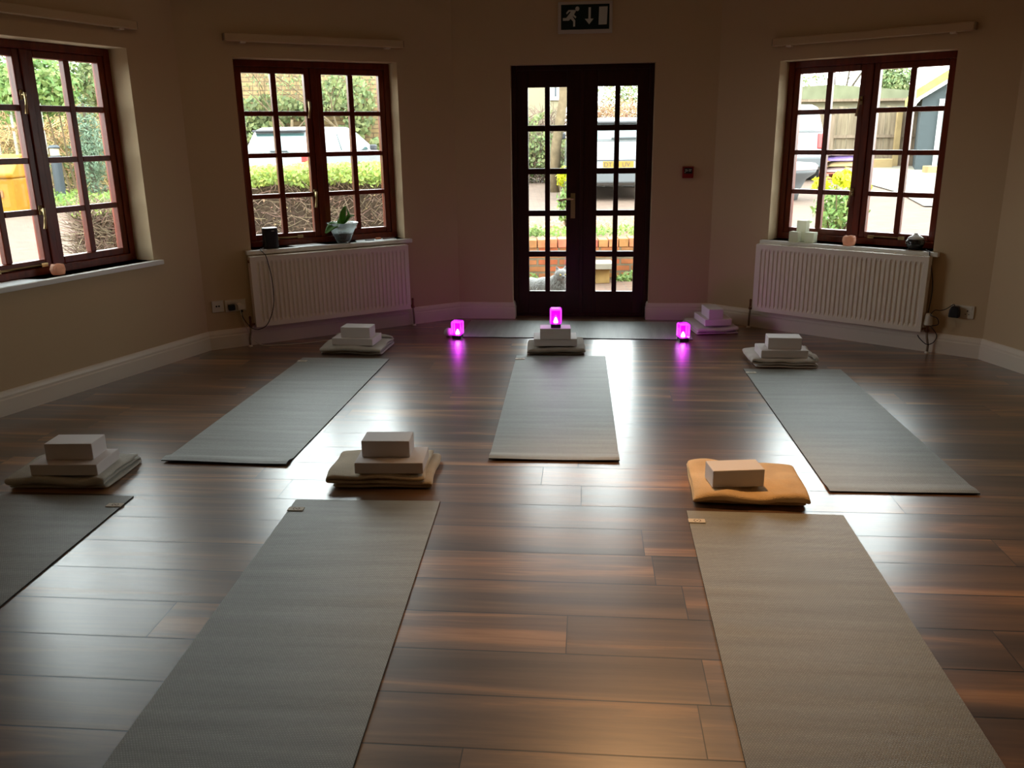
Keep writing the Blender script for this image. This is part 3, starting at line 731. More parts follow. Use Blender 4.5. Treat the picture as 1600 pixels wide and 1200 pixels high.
# ------------------------------------------------------------------ blankets and blocks
def blanket(x, y, rz, W_, D_, m_, label, layers=3, lt=.020, view='front', seed=0, wr=.026, roll=0.0):
    """a sheet folded back and forth; the fold loops show on the side named in view"""
    t_ = lt * .72; r = lt / 2; H = layers * lt
    prof = []
    Wd, Dd = (W_, D_) if view == 'front' else (D_, W_)
    k = 9
    for i in range(layers):
        z = r + i * lt; a, b_ = -Wd / 2 + r, Wd / 2 - r
        if i: a += .010 * math.sin(seed + i * 2.1); b_ -= abs(.012 * math.sin(seed * 1.7 + i))
        xs = [a + (b_ - a) * q / k for q in range(k + 1)]
        if i % 2: xs = xs[::-1]
        prof += [(q, z, 0) for q in xs]
        if i < layers - 1:
            cx = xs[-1]; sg = 1 if i % 2 == 0 else -1
            for q in range(1, 6):
                an = -PI / 2 + PI * q / 6
                prof.append((cx + sg * r * 1.25 * math.cos(an), z + r + r * math.sin(an), 1))
    if roll:          # rolled-over end on the top layer
        cx, cz, _ = prof[-1]; sg = 1 if (layers - 1) % 2 == 0 else -1
        for q in range(1, 12):
            an = -PI / 2 + PI * 1.5 * q / 11; rr_ = roll * (1 - q * .03)
            prof.append((cx + sg * rr_ * math.cos(an), cz + rr_ + rr_ * math.sin(an), 1))
    n = len(prof); nor = []
    for i in range(n):
        a = prof[max(i - 1, 0)]; b_ = prof[min(i + 1, n - 1)]
        tx, tz = b_[0] - a[0], b_[1] - a[1]; l = math.hypot(tx, tz) or 1
        nor.append((-tz / l, tx / l))
    m = MB(); nv = 22; A_ = []; B_ = []
    for j in range(nv + 1):
        v = j / nv; ra = []; rb = []
        for i in range(n):
            u, z, f = prof[i]; lay = z / H
            ed = .010 * noise.noise(Vector((u * 6 + seed, z * 60, seed * 3.1))) + .008 * math.sin(z / lt * 2.6 + seed)
            yv = (-Dd / 2 + v * Dd)
            yv *= 1 + ed * 2.2 * (1 if v > .5 else 1)
            w1 = noise.noise(Vector((u * 7 + seed * 5, yv * 6, seed))) * wr * lay
            w2 = noise.noise(Vector((u * 20, yv * 16 + seed, 2.0))) * wr * .35 * lay
            w3 = noise.noise(Vector((yv * 9, seed, z * 20))) * .010
            inside = max(0, 1 - max(abs(u) / (Wd / 2), abs(yv) / (Dd / 2)) ** 2)
            edge_drop = -.006 * lay * (max(0, abs(2 * v - 1) - .86) / .14) ** 2
            w4 = noise.noise(Vector((u * 5.5, yv * 5.5, seed + round(lay * layers) * 3.7))) * .007
            ww = (w1 + w2 + w4) * (1 - .8 * inside) + edge_drop
            hw = t_ / 2 * (.9 + .2 * noise.noise(Vector((u * 9, yv * 9, z * 50))))
            p = Vector((u + w3 + nor[i][0] * hw, yv, max(.001, z + ww + nor[i][1] * hw)))
            q = Vector((u + w3 - nor[i][0] * hw, yv, max(.001, z + ww - nor[i][1] * hw)))
            ra.append(m.vert(p)); rb.append(m.vert(q))
        A_.append(ra); B_.append(rb)
    for j in range(nv):
        for i in range(n - 1):
            m.face([A_[j][i], A_[j][i + 1], A_[j + 1][i + 1], A_[j + 1][i]]); m.face([B_[j][i], B_[j + 1][i], B_[j + 1][i + 1], B_[j][i + 1]])
        for i in (0, n - 1): m.face([A_[j][i], A_[j + 1][i], B_[j + 1][i], B_[j][i]])
    for j in (0, nv):
        for i in range(n - 1): m.face([A_[j][i], A_[j][i + 1], B_[j][i + 1], B_[j][i]])
    if view != 'front':
        sg = 1 if view == 'right' else -1
        for q in range(len(m.v)): v = m.v[q]; m.v[q] = Vector((sg * v.y, v.x if view == 'right' else v.x, v.z))
    o = m.build('folded_blanket', m_, smooth=True, subsurf=1)
    o.location = (x, y, 0); o.rotation_euler = (0, 0, rz)
    return tag(o, label, 'blanket', 'folded blankets at the ends of the mats')
BLK = {}
def block(cx, cy, z, rz, w, d, h, label, kind):
    key = (round(w, 3), round(d, 3), round(h, 3))
    if key not in BLK:
        m = MB(); m.box(-w / 2, w / 2, -d / 2, d / 2, 0, h); o = m.build('yoga_block', M['foam'], bevel=.0035, seg=2); BLK[key] = o
    else:
        o = BLK[key].copy(); COL.objects.link(o)
    o.location = (cx, cy, z); o.rotation_euler = (0, 0, rz)
    return tag(o, label, 'yoga block', kind)
LOWG, UPG = 'flat foam blocks on the blankets', 'small foam blocks on top of the stacks'
def stack(nm, bx, by, brz, low, up, zb=.062):
    lx, ly, lr = low; block(lx, ly, zb, math.radians(lr), .298, .205, .050, 'wide flat grey foam block ' + nm, LOWG)
    ux, uy, ur = up; block(ux, uy, zb + .0505, math.radians(ur), .212, .128, .075, 'small grey foam block topping the stack ' + nm, UPG)

blanket(-1.105, 5.975, math.radians(-9), .44, .34, M['blanket_grey'], 'pale grey folded blanket below the plant window, rolled end at its right', 3, .020, 'right', seed=1.3, roll=.014)
stack('below the plant window', 0, 0, 0, (-1.10, 5.935, -10), (-1.085, 5.915, -9))
blanket(.315, 5.875, math.radians(-2),   .40, .33, M['blanket_shaded'], 'folded blanket with backlit shade in its colour, under the middle purple lamp', 3, .020, 'left', seed=4.6)
stack('under the middle purple lamp', 0, 0, 0, (.307, 5.835, -2), (.305, 5.79, -2))
blanket(1.775, 5.46, math.radians(-6), .40, .34, M['blanket_white'], 'off-white folded blanket below the candle window radiator, its end rolled', 3, .020, 'front', seed=2.2, roll=.016)
stack('below the candle window radiator', 0, 0, 0, (1.765, 5.425, -4), (1.775, 5.42, -8))
blanket(1.545, 6.48, math.radians(4), .32, .42, M['blanket_white'], 'crumpled pale blanket by the wall behind the right purple lamp', 3, .020, 'left', seed=5.9, wr=.016)
block(1.55, 6.44, .066, math.radians(94), .298, .205, .050, 'flat foam block on the crumpled blanket behind the right purple lamp', LOWG)
block(1.535, 6.40, .1165, math.radians(93), .212, .110, .075, 'small foam block topping the stack behind the right purple lamp', UPG)
blanket(-.575, 3.60, math.radians(-3), .44, .35, M['blanket_tan'], 'beige folded blanket in the front row, left of centre, under two blocks', 3, .020, 'front', seed=3.1)
stack('at the head of the front centre-left mat', 0, 0, 0, (-.535, 3.545, -2), (-.555, 3.575, -2.5))
blanket(-1.985, 3.625, math.radians(-3), .44, .34, M['blanket_grey'], 'pale grey folded blanket near the left edge of the picture', 3, .020, 'right', seed=7.7)
stack('near the left edge of the picture', 0, 0, 0, (-1.955, 3.575, -2), (-1.955, 3.595, -1))
blanket(.985, 3.375, math.radians(-7), .46, .38, M['blanket_mustard'], 'golden tan folded blanket with one block, in the front row on the right', 3, .022, 'left', seed=9.2, wr=.030)
block(.918, 3.295, .066, math.radians(3), .214, .118, .075, 'single tan foam block lying on the golden blanket', UPG)

# ------------------------------------------------------------------ purple lamps
def lampmat(name, col, estr, tr):
    m = bpy.data.materials.new(name); m.use_nodes = True; nt = m.node_tree; N, L = nt.nodes, nt.links
    for n in list(N):
        if n.type == 'BSDF_PRINCIPLED': N.remove(n)
    out = [n for n in N if n.type == 'OUTPUT_MATERIAL'][0]
    e = N.new('ShaderNodeEmission'); e.inputs[0].default_value = (*col, 1); e.inputs[1].default_value = estr
    t = N.new('ShaderNodeBsdfTransparent'); t.inputs[0].default_value = (1, .75, 1, 1)
    g = N.new('ShaderNodeBsdfGlossy'); g.inputs['Roughness'].default_value = .05
    f = N.new('ShaderNodeFresnel'); f.inputs[0].default_value = 1.5
    a = N.new('ShaderNodeMixShader'); a.inputs[0].default_value = tr
    L.new(e.outputs[0], a.inputs[1]); L.new(t.outputs[0], a.inputs[2])
    b = N.new('ShaderNodeMixShader'); L.new(f.outputs[0], b.inputs[0]); L.new(a.outputs[0], b.inputs[1]); L.new(g.outputs[0], b.inputs[2])
    L.new(b.outputs[0], out.inputs[0]); return m
M['crystal'] = lampmat('glowing_magenta_crystal', (.62, .0, .85), 1.7, .35)
M['core'] = mat('magenta_light_core', (.9, .5, .9), .5, emis=(1.0, .12, 1.0), estr=75)
M['lamp_edge'] = mat('lit_crystal_edge', (.9, .6, .9), .3, emis=(1.0, .18, 1.0), estr=1.8)
M['lamp_base'] = mat('dark_purple_base', (.03, .012, .03), .4)
def lamp(x, y, z, rz, label):
    t = thing('cube_lamp', label, 'lamp', (x, y, z), rz, 'glowing purple crystal lamps')
    w = .041
    m = MB(); m.box(-.034, .034, -.034, .034, 0, .026); m.build('lamp_base', M['lamp_base'], t, bevel=.003)
    m = MB(); m.box(-w, w, -w, w, .026, .134); m.build('crystal_block', M['crystal'], t, bevel=.009, seg=1)
    m = MB(); m.lathe([(.015, .0), (.016, .010), (.010, .026), (.004, .038)], 0, 0, .030, 12); m.build('light_core', M['core'], t, smooth=True)
    m = MB(); e = .0022
    for sx in (-1, 1):
        for sy in (-1, 1):
            m.box(sx * (w - .007) - e, sx * (w - .007) + e, sy * (w - .007) - e, sy * (w - .007) + e, .036, .126)
    m.box(-w + .01, w - .01, -w + .01, w - .01, .121, .127)
    m.build('lit_edges', M['lamp_edge'], t)
    return t
lamp(-.405, 6.29, 0, math.radians(-14), 'glowing purple cube lamp at the left end of the crossways mat')
lamp(.308, 5.775, .062 + .0505 + .0755, math.radians(-3), 'glowing purple cube lamp on top of the middle stack of blocks')
lamp(1.258, 6.10, 0, math.radians(8), 'glowing purple cube lamp at the right end of the crossways mat')
m = MB(); m.lathe([(.006, 0), (.028, .010), (.036, .026), (.030, .050), (.016, .066), (.004, .070)], n=14)
o = m.build('pebble', M['stone_pale'], smooth=True); o.location = (-.478, 6.335, 0)
tag(o, 'small pale rounded stone half hidden by the left purple lamp', 'stone')

# ------------------------------------------------------------------ things on the sills
def silloc(w, s, d, z=None): return on(w, s, OPEN[w][2] + .0005 if z is None else z, d)
W2A, W3A, LA = wang('back_left'), wang('back_right'), wang('left')
t = thing('smart_speaker', 'small black upright speaker on the sill of the plant window', 'speaker', silloc('back_left', .515, .030), W2A + .05)
m = MB()
P = [(.052 * math.copysign(abs(math.cos(a)) ** .45, math.cos(a)), .042 * math.copysign(abs(math.sin(a)) ** .45, math.sin(a))) for a in [2 * PI * k / 32 for k in range(32)]]
m.prism(P, 0, .146); m.build('speaker_body', M['plastic_black'], t, bevel=.003)
m = MB(); m.prism([(x * .95, y * .95) for x, y in P], .146, .149); m.build('top_panel', mat('speaker_top', (.32, .33, .34), .3), t)
m = MB(); m.box(.000, .020, -.0435, -.0415, .126, .130); m.build('badge', M['sign_white'], t)
def sheet(pts, w, name, label, cat, m_, h=.0012):
    m = MB(); q = [on(w, s, 0, d) for s, d in pts]; c = sum(q, Vector()) / len(q)
    m.prism([(p.x - c.x, p.y - c.y) for p in q], 0, h); o = m.build(name, m_)
    o.location = (c.x, c.y, OPEN[w][2] + .0006); return tag(o, label, cat)
sheet([(.655, .125), (.87, .135), (.93, -.035), (.70, -.045)], 'back_left', 'paper_sheet', 'white paper lying on the sill between speaker and glass bowl', 'paper', M['paper'])
sheet([(1.20, .135), (1.50, .14), (1.50, .0), (1.16, -.02)], 'back_left', 'paper_sheet', 'white paper right of the glass bowl, pens lying on it', 'paper', M['paper'])
sheet([(.50, .12), (.74, .13), (.79, -.03), (.46, -.04)], 'left', 'paper_sheet', 'white paper on the sill of the leftmost window', 'paper', M['paper'])
o = MB().box(-.035, .035, -.006, .006, 0, .006).build('clip', M['pencil']); o.location = silloc('back_left', 1.285, .04, OPEN['back_left'][2] + .002); o.rotation_euler.z = W2A - .25
tag(o, 'small dark clip on the paper right of the glass bowl', 'clip')
o = MB().box(-.022, .022, -.010, .010, 0, .012).build('eraser', M['orange'], bevel=.003); o.location = silloc('back_left', 1.375, .085, OPEN['back_left'][2] + .002); o.rotation_euler.z = W2A
tag(o, 'small orange eraser on the paper at the right of the sill', 'eraser')
o = MB().tube([(-.05, 0, .005), (.05, 0, .005)], .0045, 8).build('pen', M['bag_pink']); o.location = silloc('back_left', 1.45, .055, OPEN['back_left'][2] + .002); o.rotation_euler.z = W2A + .1
tag(o, 'pale pink pen on the paper at the right end of the sill', 'pen')

# glass bowl with a rooted cutting
BL0 = silloc('back_left', 1.075, .045)
t = thing('glass_bowl', 'flared clear glass bowl of dark bark on the plant window sill', 'bowl', BL0, W2A)
m = MB(); m.lathe([(.0, 0), (.050, 0), (.052, .012), (.060, .026), (.090, .092), (.122, .152), (.118, .152), (.086, .094), (.055, .030), (.046, .018), (0, .018)], n=36, cap=False)
m.build('glass_wall', M['bowl_glass'], t, smooth=True)
m = MB(); m.lathe([(.0, .020), (.044, .020), (.053, .032), (.072, .074), (.064, .088), (.045, .094), (.02, .096), (0, .096)], n=24, cap=False)
for q in range(len(m.v)): m.v[q] += noise.noise_vector(m.v[q] * 60) * .004
m.build('bark_filling', M['soil'], t)
t = thing('orchid_plant', 'green orchid with broad glossy leaves rooted in the glass bowl', 'plant', BL0, W2A)
def bleaf(par, base, tip, width, up, fold=.12):
    base, tip, up = Vector(base), Vector(tip), Vector(up).normalized(); ax = tip - base; L_ = ax.length; ax.normalize(); sd = ax.cross(up).normalized(); up = sd.cross(ax)
    m = MB(); n = 12; rows = []
    for i in range(n + 1):
        t_ = i / n; w = width * math.sin(PI * min(1, t_ * .93 + .04)) ** .75
        c = base + ax * L_ * t_ + up * (L_ * .22 * math.sin(PI * t_))
        rows.append([m.vert(c + sd * w * k + up * (abs(k) * w * fold * 2)) for k in (-1, -.5, 0, .5, 1)])
    for a, b_ in zip(rows[:-1], rows[1:]):
        for k in range(4): m.face([a[k], a[k + 1], b_[k + 1], b_[k]])
    o = m.build('leaf', M['leaf_house'], par, smooth=True); s = o.modifiers.new('t', 'SOLIDIFY'); s.thickness = .0018
bleaf(t, (0, -.01, .125), (-.155, -.06, .085), .042, (0, -.45, 1))
bleaf(t, (.0, 0, .13), (.03, -.01, .275), .024, (-.6, -.8, 0))
bleaf(t, (.005, 0, .135), (.045, .02, .265), .022, (.7, -.7, .1))
bleaf(t, (.005, 0, .13), (.105, .0, .20), .019, (-.3, -.5, 1))
bleaf(t, (0, 0, .12), (-.005, .03, .19), .022, (-.9, -.3, .1))
m = MB(); m.tube([(0, 0, .075), (.002, 0, .10), (0, 0, .135)], [.008, .007, .009], 8)
for a in range(5):
    an = a * 1.3; m.tube([(0, 0, .11), (.02 * math.cos(an), .02 * math.sin(an), .10), (.032 * math.cos(an), .032 * math.sin(an), .078)], .0028, 6)
m.build('stem', mat('root_brown', (.30, .14, .06), .8), t, smooth=True)

# right sill: candles, salt holder, diffuser
def candle(s, d, w, h, label):
    t = thing('pillar_candle', label, 'candle', silloc('back_right', s, d), W3A, 'square candles on the right sill')
    m = MB(); m.box(-w / 2, w / 2, -w / 2, w / 2, 0, h); m.build('wax', M['wax'], t, bevel=.003)
    m = MB(); m.tube([(0, 0, h), (.001, 0, h + .008)], .001, 5); m.build('wick', M['wick'], t)
candle(.715, .082, .070, .150, 'tall square cream candle, tallest of the three on the sill')
candle(.695, -.002, .068, .075, 'short square cream candle left of the tall one')
candle(.808, .015, .070, .075, 'short square cream candle right of the tall one')
def salt(w, s, d, rz, label, r=.040, h=.062):
    m = MB(); n = 14; rng = random.Random(len(label))
    prof = [(r * .80, 0), (r * .95, .008), (r * 1.06, h * .5), (r * .95, h * .85), (r * .84, h), (r * .42, h), (r * .42, h - .012), (0, h - .012)]
    m.lathe(prof, n=n, cap=False)
    m.face(list(range(n))[::-1])
    for q in range(len(m.v)):
        v = m.v[q]
        if v.z > .002: m.v[q] = v + noise.noise_vector(v * 45 + Vector((rz, 0, 0))) * .006
    o = m.build('salt_candle_holder', M['salt'], bevel=.001); o.location = silloc(w, s, d); o.rotation_euler.z = rz
    tag(o, label, 'candle holder', 'pink salt tealight holders')
salt('back_right', 1.087, .02, 1.0, 'pink rock salt tealight holder beside the window post, between candles and diffuser', .044, .066)
salt('left', .955, .07, 2.0, 'peach rock salt tealight holder on the sill of the leftmost window')
t = thing('aroma_diffuser', 'round aroma diffuser, glossy black with a white cone top', 'diffuser', silloc('back_right', 1.530, .035), W3A)
m = MB(); m.lathe([(.030, 0), (.034, .004), (.050, .018), (.060, .042), (.060, .056), (.054, .072)], n=28); m.build('black_base', M['black_gloss'], t, smooth=True)
m = MB(); m.lathe([(.054, .0725), (.045, .084), (.024, .096), (.012, .104), (.010, .112)], n=28); m.build('white_top', M['white_ceramic'], t, smooth=True)
m = MB()
for k in range(3):
    a = PI * 1.12 + k * .5; m.lathe([(.006, 0), (.006, .006)], .040 * math.cos(a), .03 * math.sin(a), 0, 8)
m.build('foot', M['plastic_black'], t)
m = MB()
for a in range(8):
    an = a * PI / 4; c = (-.040 + .008 * math.cos(an), .050 + .008 * math.sin(an)); m.box(c[0] - .0018, c[0] + .0018, -.0500, -.0425, c[1] - .0018, c[1] + .0018)
m.build('emblem', M['sign_white'], t)

# ------------------------------------------------------------------ warm ceiling downlight, and added fill lights
M['warm_face'] = mat('warm_lamp_face', (.9, .8, .6), .5, emis=(1, .62, .3), estr=4)
def downlight(x, y, label, en, size, aim):
    t = thing('ceiling_downlight', label, 'light', (x, y, WALLH), 0, 'warm ceiling downlights')
    m = MB(); m.lathe([(.062, -.006), (.062, 0), (.045, 0), (.045, -.006)], n=24, cap=False); m.build('trim_ring', M['gloss_white'], t)
    m = MB(); m.lathe([(.0, -.002), (.044, -.002)], n=24, cap=False); m.build('lamp_face', M['warm_face'], t)
    ld = bpy.data.lights.new('warm_spot', 'SPOT'); ld.energy = en; ld.color = (1.0, .54, .23); ld.spot_size = math.radians(size); ld.spot_blend = .9; ld.shadow_soft_size = .06
    lo = bpy.data.objects.new('warm_spot', ld); COL.objects.link(lo); lo.parent = t; lo.location = (0, 0, -.02)
    lo.rotation_euler = (Vector(aim) - Vector((x, y, WALLH))).to_track_quat('-Z', 'Y').to_euler()
downlight(.62, 3.95, 'warm ceiling downlight nearest the middle of the room, tilted towards the front', 170, 60, (.72, 2.95, 0))
for x, y, lb in ((-1.2, 4.9, 'left of the centre at the back'), (1.6, 4.6, 'right of the centre at the back'), (-1.1, 1.6, 'left of the centre at the front'), (1.5, 1.5, 'right of the centre at the front')):  # unseen fill lights, added to lift the dim walls and floor
    downlight(x, y, 'added warm ceiling fill light ' + lb, 2.0 if 'at the front' in lb else 4.5, 165, (x, y, 0))

# ================================================================== OUTSIDE
def gz(x, y):
    k = min(1, max(0, (-x - 1.0) / 1.5)); k = k * k * (3 - 2 * k)
    return .30 + .012 * max(0, y - 10) - .12 * k
def ground(name, xs, ys, hole, z_off, m_, kind='structure', skirt_=.0):
    m = MB(); idx = {}
    for i, x in enumerate(xs):
        for j, y in enumerate(ys): idx[i, j] = m.vert((x, y, gz(x, y) + z_off))
    for i in range(len(xs) - 1):
        for j in range(len(ys) - 1):
            cx, cy = (xs[i] + xs[i + 1]) / 2, (ys[j] + ys[j + 1]) / 2
            if hole(cx, cy): continue
            m.face([idx[i, j], idx[i + 1, j], idx[i + 1, j + 1], idx[i, j + 1]])
    o = m.build(name, m_); o['kind'] = kind; return o
xs = [-60, -40, -28, -20, -16, -13, -10, -8, -6, -4.3, -3.2, -2.5, -2, -1.6, -1.2, -.6, 0, 1, 2.0, 3, 4.3, 6, 8, 10, 13, 16, 20, 28, 40, 60]
ys = [-6, -3, 0, 2, 4, 6, 7.6, 8.6, 9.72, 12, 14, 16, 18, 20, 22, 24, 26, 30, 36, 45, 60, 90]
ground('ground_car_park', xs, ys, lambda x, y: (abs(x) < 4.3 and -3 < y < 7.6) or (-.6 < x < 2.0 and y < 9.72 and y > 0), 0, M['paver'])
m = MB(); m.box(-4.5, 4.5, 6.9, 10.0, -.20, -.10); o = m.build('ground_patio', M['patio']); o['kind'] = 'structure'
m = MB(); m.box(.447 - .62, 1.35, 7.02, 7.05, -.1, -.02)
# side walls of the sunken patio
for nm, x0, x1 in (('trim_1', -.85, -.60), ('trim_2', 2.0, 2.25)):
    o = MB().box(x0, x1, 7.32, 9.7, -.1, .33).build(nm, M['redbrick']); o['kind'] = 'structure'
# raised brick bed in front of the door
t = thing('brick_planter_wall', 'low red brick retaining wall outside the glazed door', 'wall', (-.6, 9.52, -.1))
m = MB(); m.box(0, 2.6, 0, .22, 0, .36); m.build('wall_courses', M['redbrick'], t)
m = MB()
for i in range(23):
    x = .004 + i * .1128; m.box(x, x + .102, -.01, .225, .362, .452 + .006 * math.sin(i * 7.1))
m.build('coping_bricks', mat('coping_brick', (.33, .13, .06), .9, .2, var=.3, vscale=9, island=.35), t, bevel=.006)
t2 = tag(MB().box(.74, 1.12, 9.20, 9.515, .06, .125).build('stone_slab', M['slab'], bevel=.006), 'pale stone slab on brick blocks in front of the low brick wall', 'slab')
m = MB(); m.box(.80, 1.08, 9.26, 9.5, -.1, .0595); tag(m.build('slab_support', mat('yellow_brick', (.26, .17, .065), .9, .2, var=.25, vscale=9), bevel=.006), 'yellowish brick pier carrying the pale stone slab', 'brick pier')
tag(MB().box(-.6, 2.0, 9.745, 11.9, .2, .335).build('planting_bed', M['soil_out']), 'strip of brown soil behind the low brick wall', 'soil', kind='stuff')

R_ = random.Random(11)
def cloud(name, n, cen, rad, size, m_, parent=None, shell=.55, asp=.55, zsq=1, seed=0, flat=False):
    m = MB(); cen = Vector(cen)
    for i in range(n):
        while True:
            p = Vector((R_.uniform(-1, 1), R_.uniform(-1, 1), R_.uniform(-1, 1)))
            l = p.length
            if shell < l <= 1: break
        f = .82 + .35 * noise.noise(p * 2.2 + Vector((seed, 0, 0)))
        q = cen + Vector((p.x * rad[0], p.y * rad[1], p.z * rad[2])) * f
        nr = (p.normalized() + Vector((R_.uniform(-1, 1), R_.uniform(-1, 1), R_.uniform(-.4, 1))) * .8)
        m.leaf(q, size * R_.uniform(.6, 1.3), nr, asp)
    return m.build(name, m_, parent)
def boxleaves(m, n, P0, P1, w, z0f, z1f, size, asp=.5, top=False):
    """leaves in a strip from P0 to P1 (xy) of width w between heights z0f,z1f"""
    P0, P1 = Vector(P0), Vector(P1); u = (P1 - P0); L_ = u.length; u /= L_; nn = Vector((-u.y, u.x))
    for i in range(n):
        s = R_.uniform(0, L_); d = R_.uniform(-w / 2, w / 2); q = P0 + u * s + nn * d
        bump = .05 * noise.noise(Vector((s * 3, d * 3, 1))) ; z = R_.uniform(z0f, z1f) + bump
        m.leaf((q.x, q.y, z), size * R_.uniform(.6, 1.4), (R_.uniform(-1, 1), R_.uniform(-1.2, .4), R_.uniform(-.2, 1.2)), asp)
    return m
def twigs(m, n, P0, P1, w, z0, z1, r=.004, ln=.22, up=.6):
    P0, P1 = Vector(P0), Vector(P1); u = (P1 - P0); L_ = u.length; u /= L_; nn = Vector((-u.y, u.x))
    for i in range(n):
        s = R_.uniform(0, L_); d = R_.uniform(-w / 2, w / 2); q = P0 + u * s + nn * d; z = R_.uniform(z0, z1)
        a = Vector((q.x, q.y, z)); dv = Vector((R_.uniform(-1, 1), R_.uniform(-1, 1), R_.uniform(-.3, 1) * up + .2)).normalized() * ln * R_.uniform(.5, 1.2)
        b = a + dv * .5 + Vector((R_.uniform(-1, 1), R_.uniform(-1, 1), R_.uniform(-1, 1))) * .02; c = a + dv
        m.tube([a, b, c], [r, r * .8, r * .4], 3, cap=False)
    return m
# clipped hedge outside the plant window
P0, P1 = (-3.25, 8.95), (-.75, 9.75)
t = thing('clipped_hedge', 'low clipped hedge, bright green on top and bare brown twigs below', 'hedge', (0, 0, 0))
u_ = (Vector(P1) - Vector(P0)).normalized(); n_ = Vector((-u_.y, u_.x))
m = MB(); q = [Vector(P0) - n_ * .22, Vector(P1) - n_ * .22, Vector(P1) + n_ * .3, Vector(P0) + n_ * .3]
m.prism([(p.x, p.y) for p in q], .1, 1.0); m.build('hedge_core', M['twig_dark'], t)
m = twigs(MB(), 6500, P0, P1, .66, .15, 1.0, .0042, .2); m.build('hedge_twigs', M['twig'], t)
m = boxleaves(MB(), 1500, P0, P1, .70, .12, .95, .016, .6); m.build('dry_leaves', M['dead_leaf'], t)
m = boxleaves(MB(), 9000, P0, P1, .78, 1.0, 1.19, .026, .55); m.build('green_top', M['hedge_green'], t)

# golden stone wall far behind, ivy on it
t = tag(MB().box(-24, -2.2, 24, 24.5, .1, 3.2).build('stone_boundary_wall', M['sandstone']), 'tall golden stone boundary wall behind the parked cars', 'wall')
m = MB().box(-15.5, -15.0, 9, 24, .1, 3.0).build('stone_side_wall', brickmat('golden_side_wall', (.34, .22, .10), (.30, .20, .095), (.15, .10, .06), .42, .11, .012, (PI / 2, 0, PI / 2), .02))
tag(m, 'golden stone wall running away on the far left outside', 'wall')
def ivy(cx, cz, rx, rz_, n, label, y=23.85, size=.075, mm='ivy'):
    m = MB()
    for i in range(n):
        a = R_.uniform(0, 2 * PI); r = R_.random() ** .5; x = cx + rx * r * math.cos(a); z = cz + rz_ * r * math.sin(a)
        if noise.noise(Vector((x * 1.1, z * 1.5, cx))) < -.18: continue
        m.leaf((x, y - R_.uniform(0, .5), max(.3, z)), size * R_.uniform(.5, 1.4), (R_.uniform(-1, 1), -1.2, R_.uniform(-.5, 1)), .7)
    return tag(m.build('ivy_growth', M[mm]), label, 'ivy', 'ivy on the boundary wall')
ivy(-6.4, 1.95, 1.5, .6, 1500, 'ivy on the stone wall above the silver car')
ivy(-4.3, 2.2, .8, .9, 900, 'ivy around the bare tree right of the silver car')
ivy(-3.0, 1.35, .7, .45, 520, 'small ivy patch on bare stone right of the bare tree')
ivy(-7.3, 1.4, 1.2, .6, 900, 'thin ivy low on the stone wall left of the silver car')
ivy(1.2, 1.3, 1.2, .7, 1300, 'ivy low behind the tree trunk seen through the door', y=20.0, size=.042)
ivy(-12.2, 2.3, 2.2, .9, 1500, 'ivy on the stone wall seen through the leftmost window')

# trees
def tree(name, label, base, h, r0, seed, spread=.6, levels=5, group='bare trees beyond the windows', m_='bark', lean=(0, 0), kids=3, first=.45, cat='tree'):
    rg = random.Random(seed); m = MB()
    def grow(p, d, ln, r, lev):
        pts = [p]; rr = [r]; q = p.copy(); dd = d.copy()
        for k in range(4):
            dd = (dd + Vector((rg.uniform(-1, 1), rg.uniform(-1, 1), rg.uniform(-.3, .5))) * .16).normalized(); q = q + dd * ln / 4
            pts.append(q.copy()); rr.append(r * (1 - .12 * (k + 1)))
        m.tube(pts, rr, 7 if lev < 2 else 4, cap=lev == 0)
        if lev >= levels: return
        for c in range(kids + (1 if lev > 1 else 0)):
            an = rg.uniform(0, 2 * PI); sp = spread * rg.uniform(.6, 1.3)
            nd = (dd + Vector((math.cos(an), math.sin(an), rg.uniform(-.1, .5))) * sp).normalized()
            grow(pts[rg.choice((2, 3, 4, 4))], nd, ln * rg.uniform(.6, .85), rr[-1] * .72, lev + 1)
    x, y = base; root = thing(name, label, cat, (0, 0, 0), 0, group)
    d = Vector((lean[0], lean[1], 1)).normalized()
    grow(Vector((x, y, gz(x, y) - .1)), d, h * first, r0, 0)
    m.build('trunk_and_branches', M[m_], root, smooth=True)
    return root
def crown(t, c, r, n, size, mm, seed=0):
    return cloud('foliage', n, c, r, size, M[mm], t, shell=.1, seed=seed)
t = tree('bare_tree', 'bare branching tree in front of the ivy wall, right of the silver car', (-3.95, 22.5), 3.6, .085, 3, .8, 5, lean=(-.15, 0))
crown(t, (-3.9, 22.6, 2.7), (1.3, .7, .9), 420, .05, 'ivy', 2)
t = tree('bare_tree', 'leafless tree with thin twigs above the silver car', (-5.6, 22.9), 3.8, .07, 8, .9, 5)
crown(t, (-5.6, 23.0, 3.0), (1.4, .6, .8), 420, .045, 'bush_green', 4)
t = tree('tree', 'thick pale tree trunk seen through the left leaf of the door', (.88, 17.2), 5.0, .115, 5, .45, 4, first=.75)
t = tree('bare_tree', 'bare tree above the mossy flat roof outside the candle window', (12.6, 34.6), 6.4, .15, 15, .8, 6, m_='bark_dark', first=.34)
t = tree('bare_tree', 'bare tree with drooping twigs at the upper left of the candle window', (11.6, 36.5), 6.0, .13, 21, .8, 6, m_='bark_dark', first=.36)
crown(t, (11.6, 36.5, 3.6), (1.6, 1, .8), 380, .08, 'bush_green', 4)
t = thing('leafy_tree', 'pale green tree above the fence, right half of the candle window', 'tree', (0, 0, 0))
m = MB(); m.tube([(13.6, 33, .4), (13.6, 33, 2.2), (13.8, 33, 3.4)], [.12, .1, .05], 7); m.build('trunk', M['bark_dark'], t)
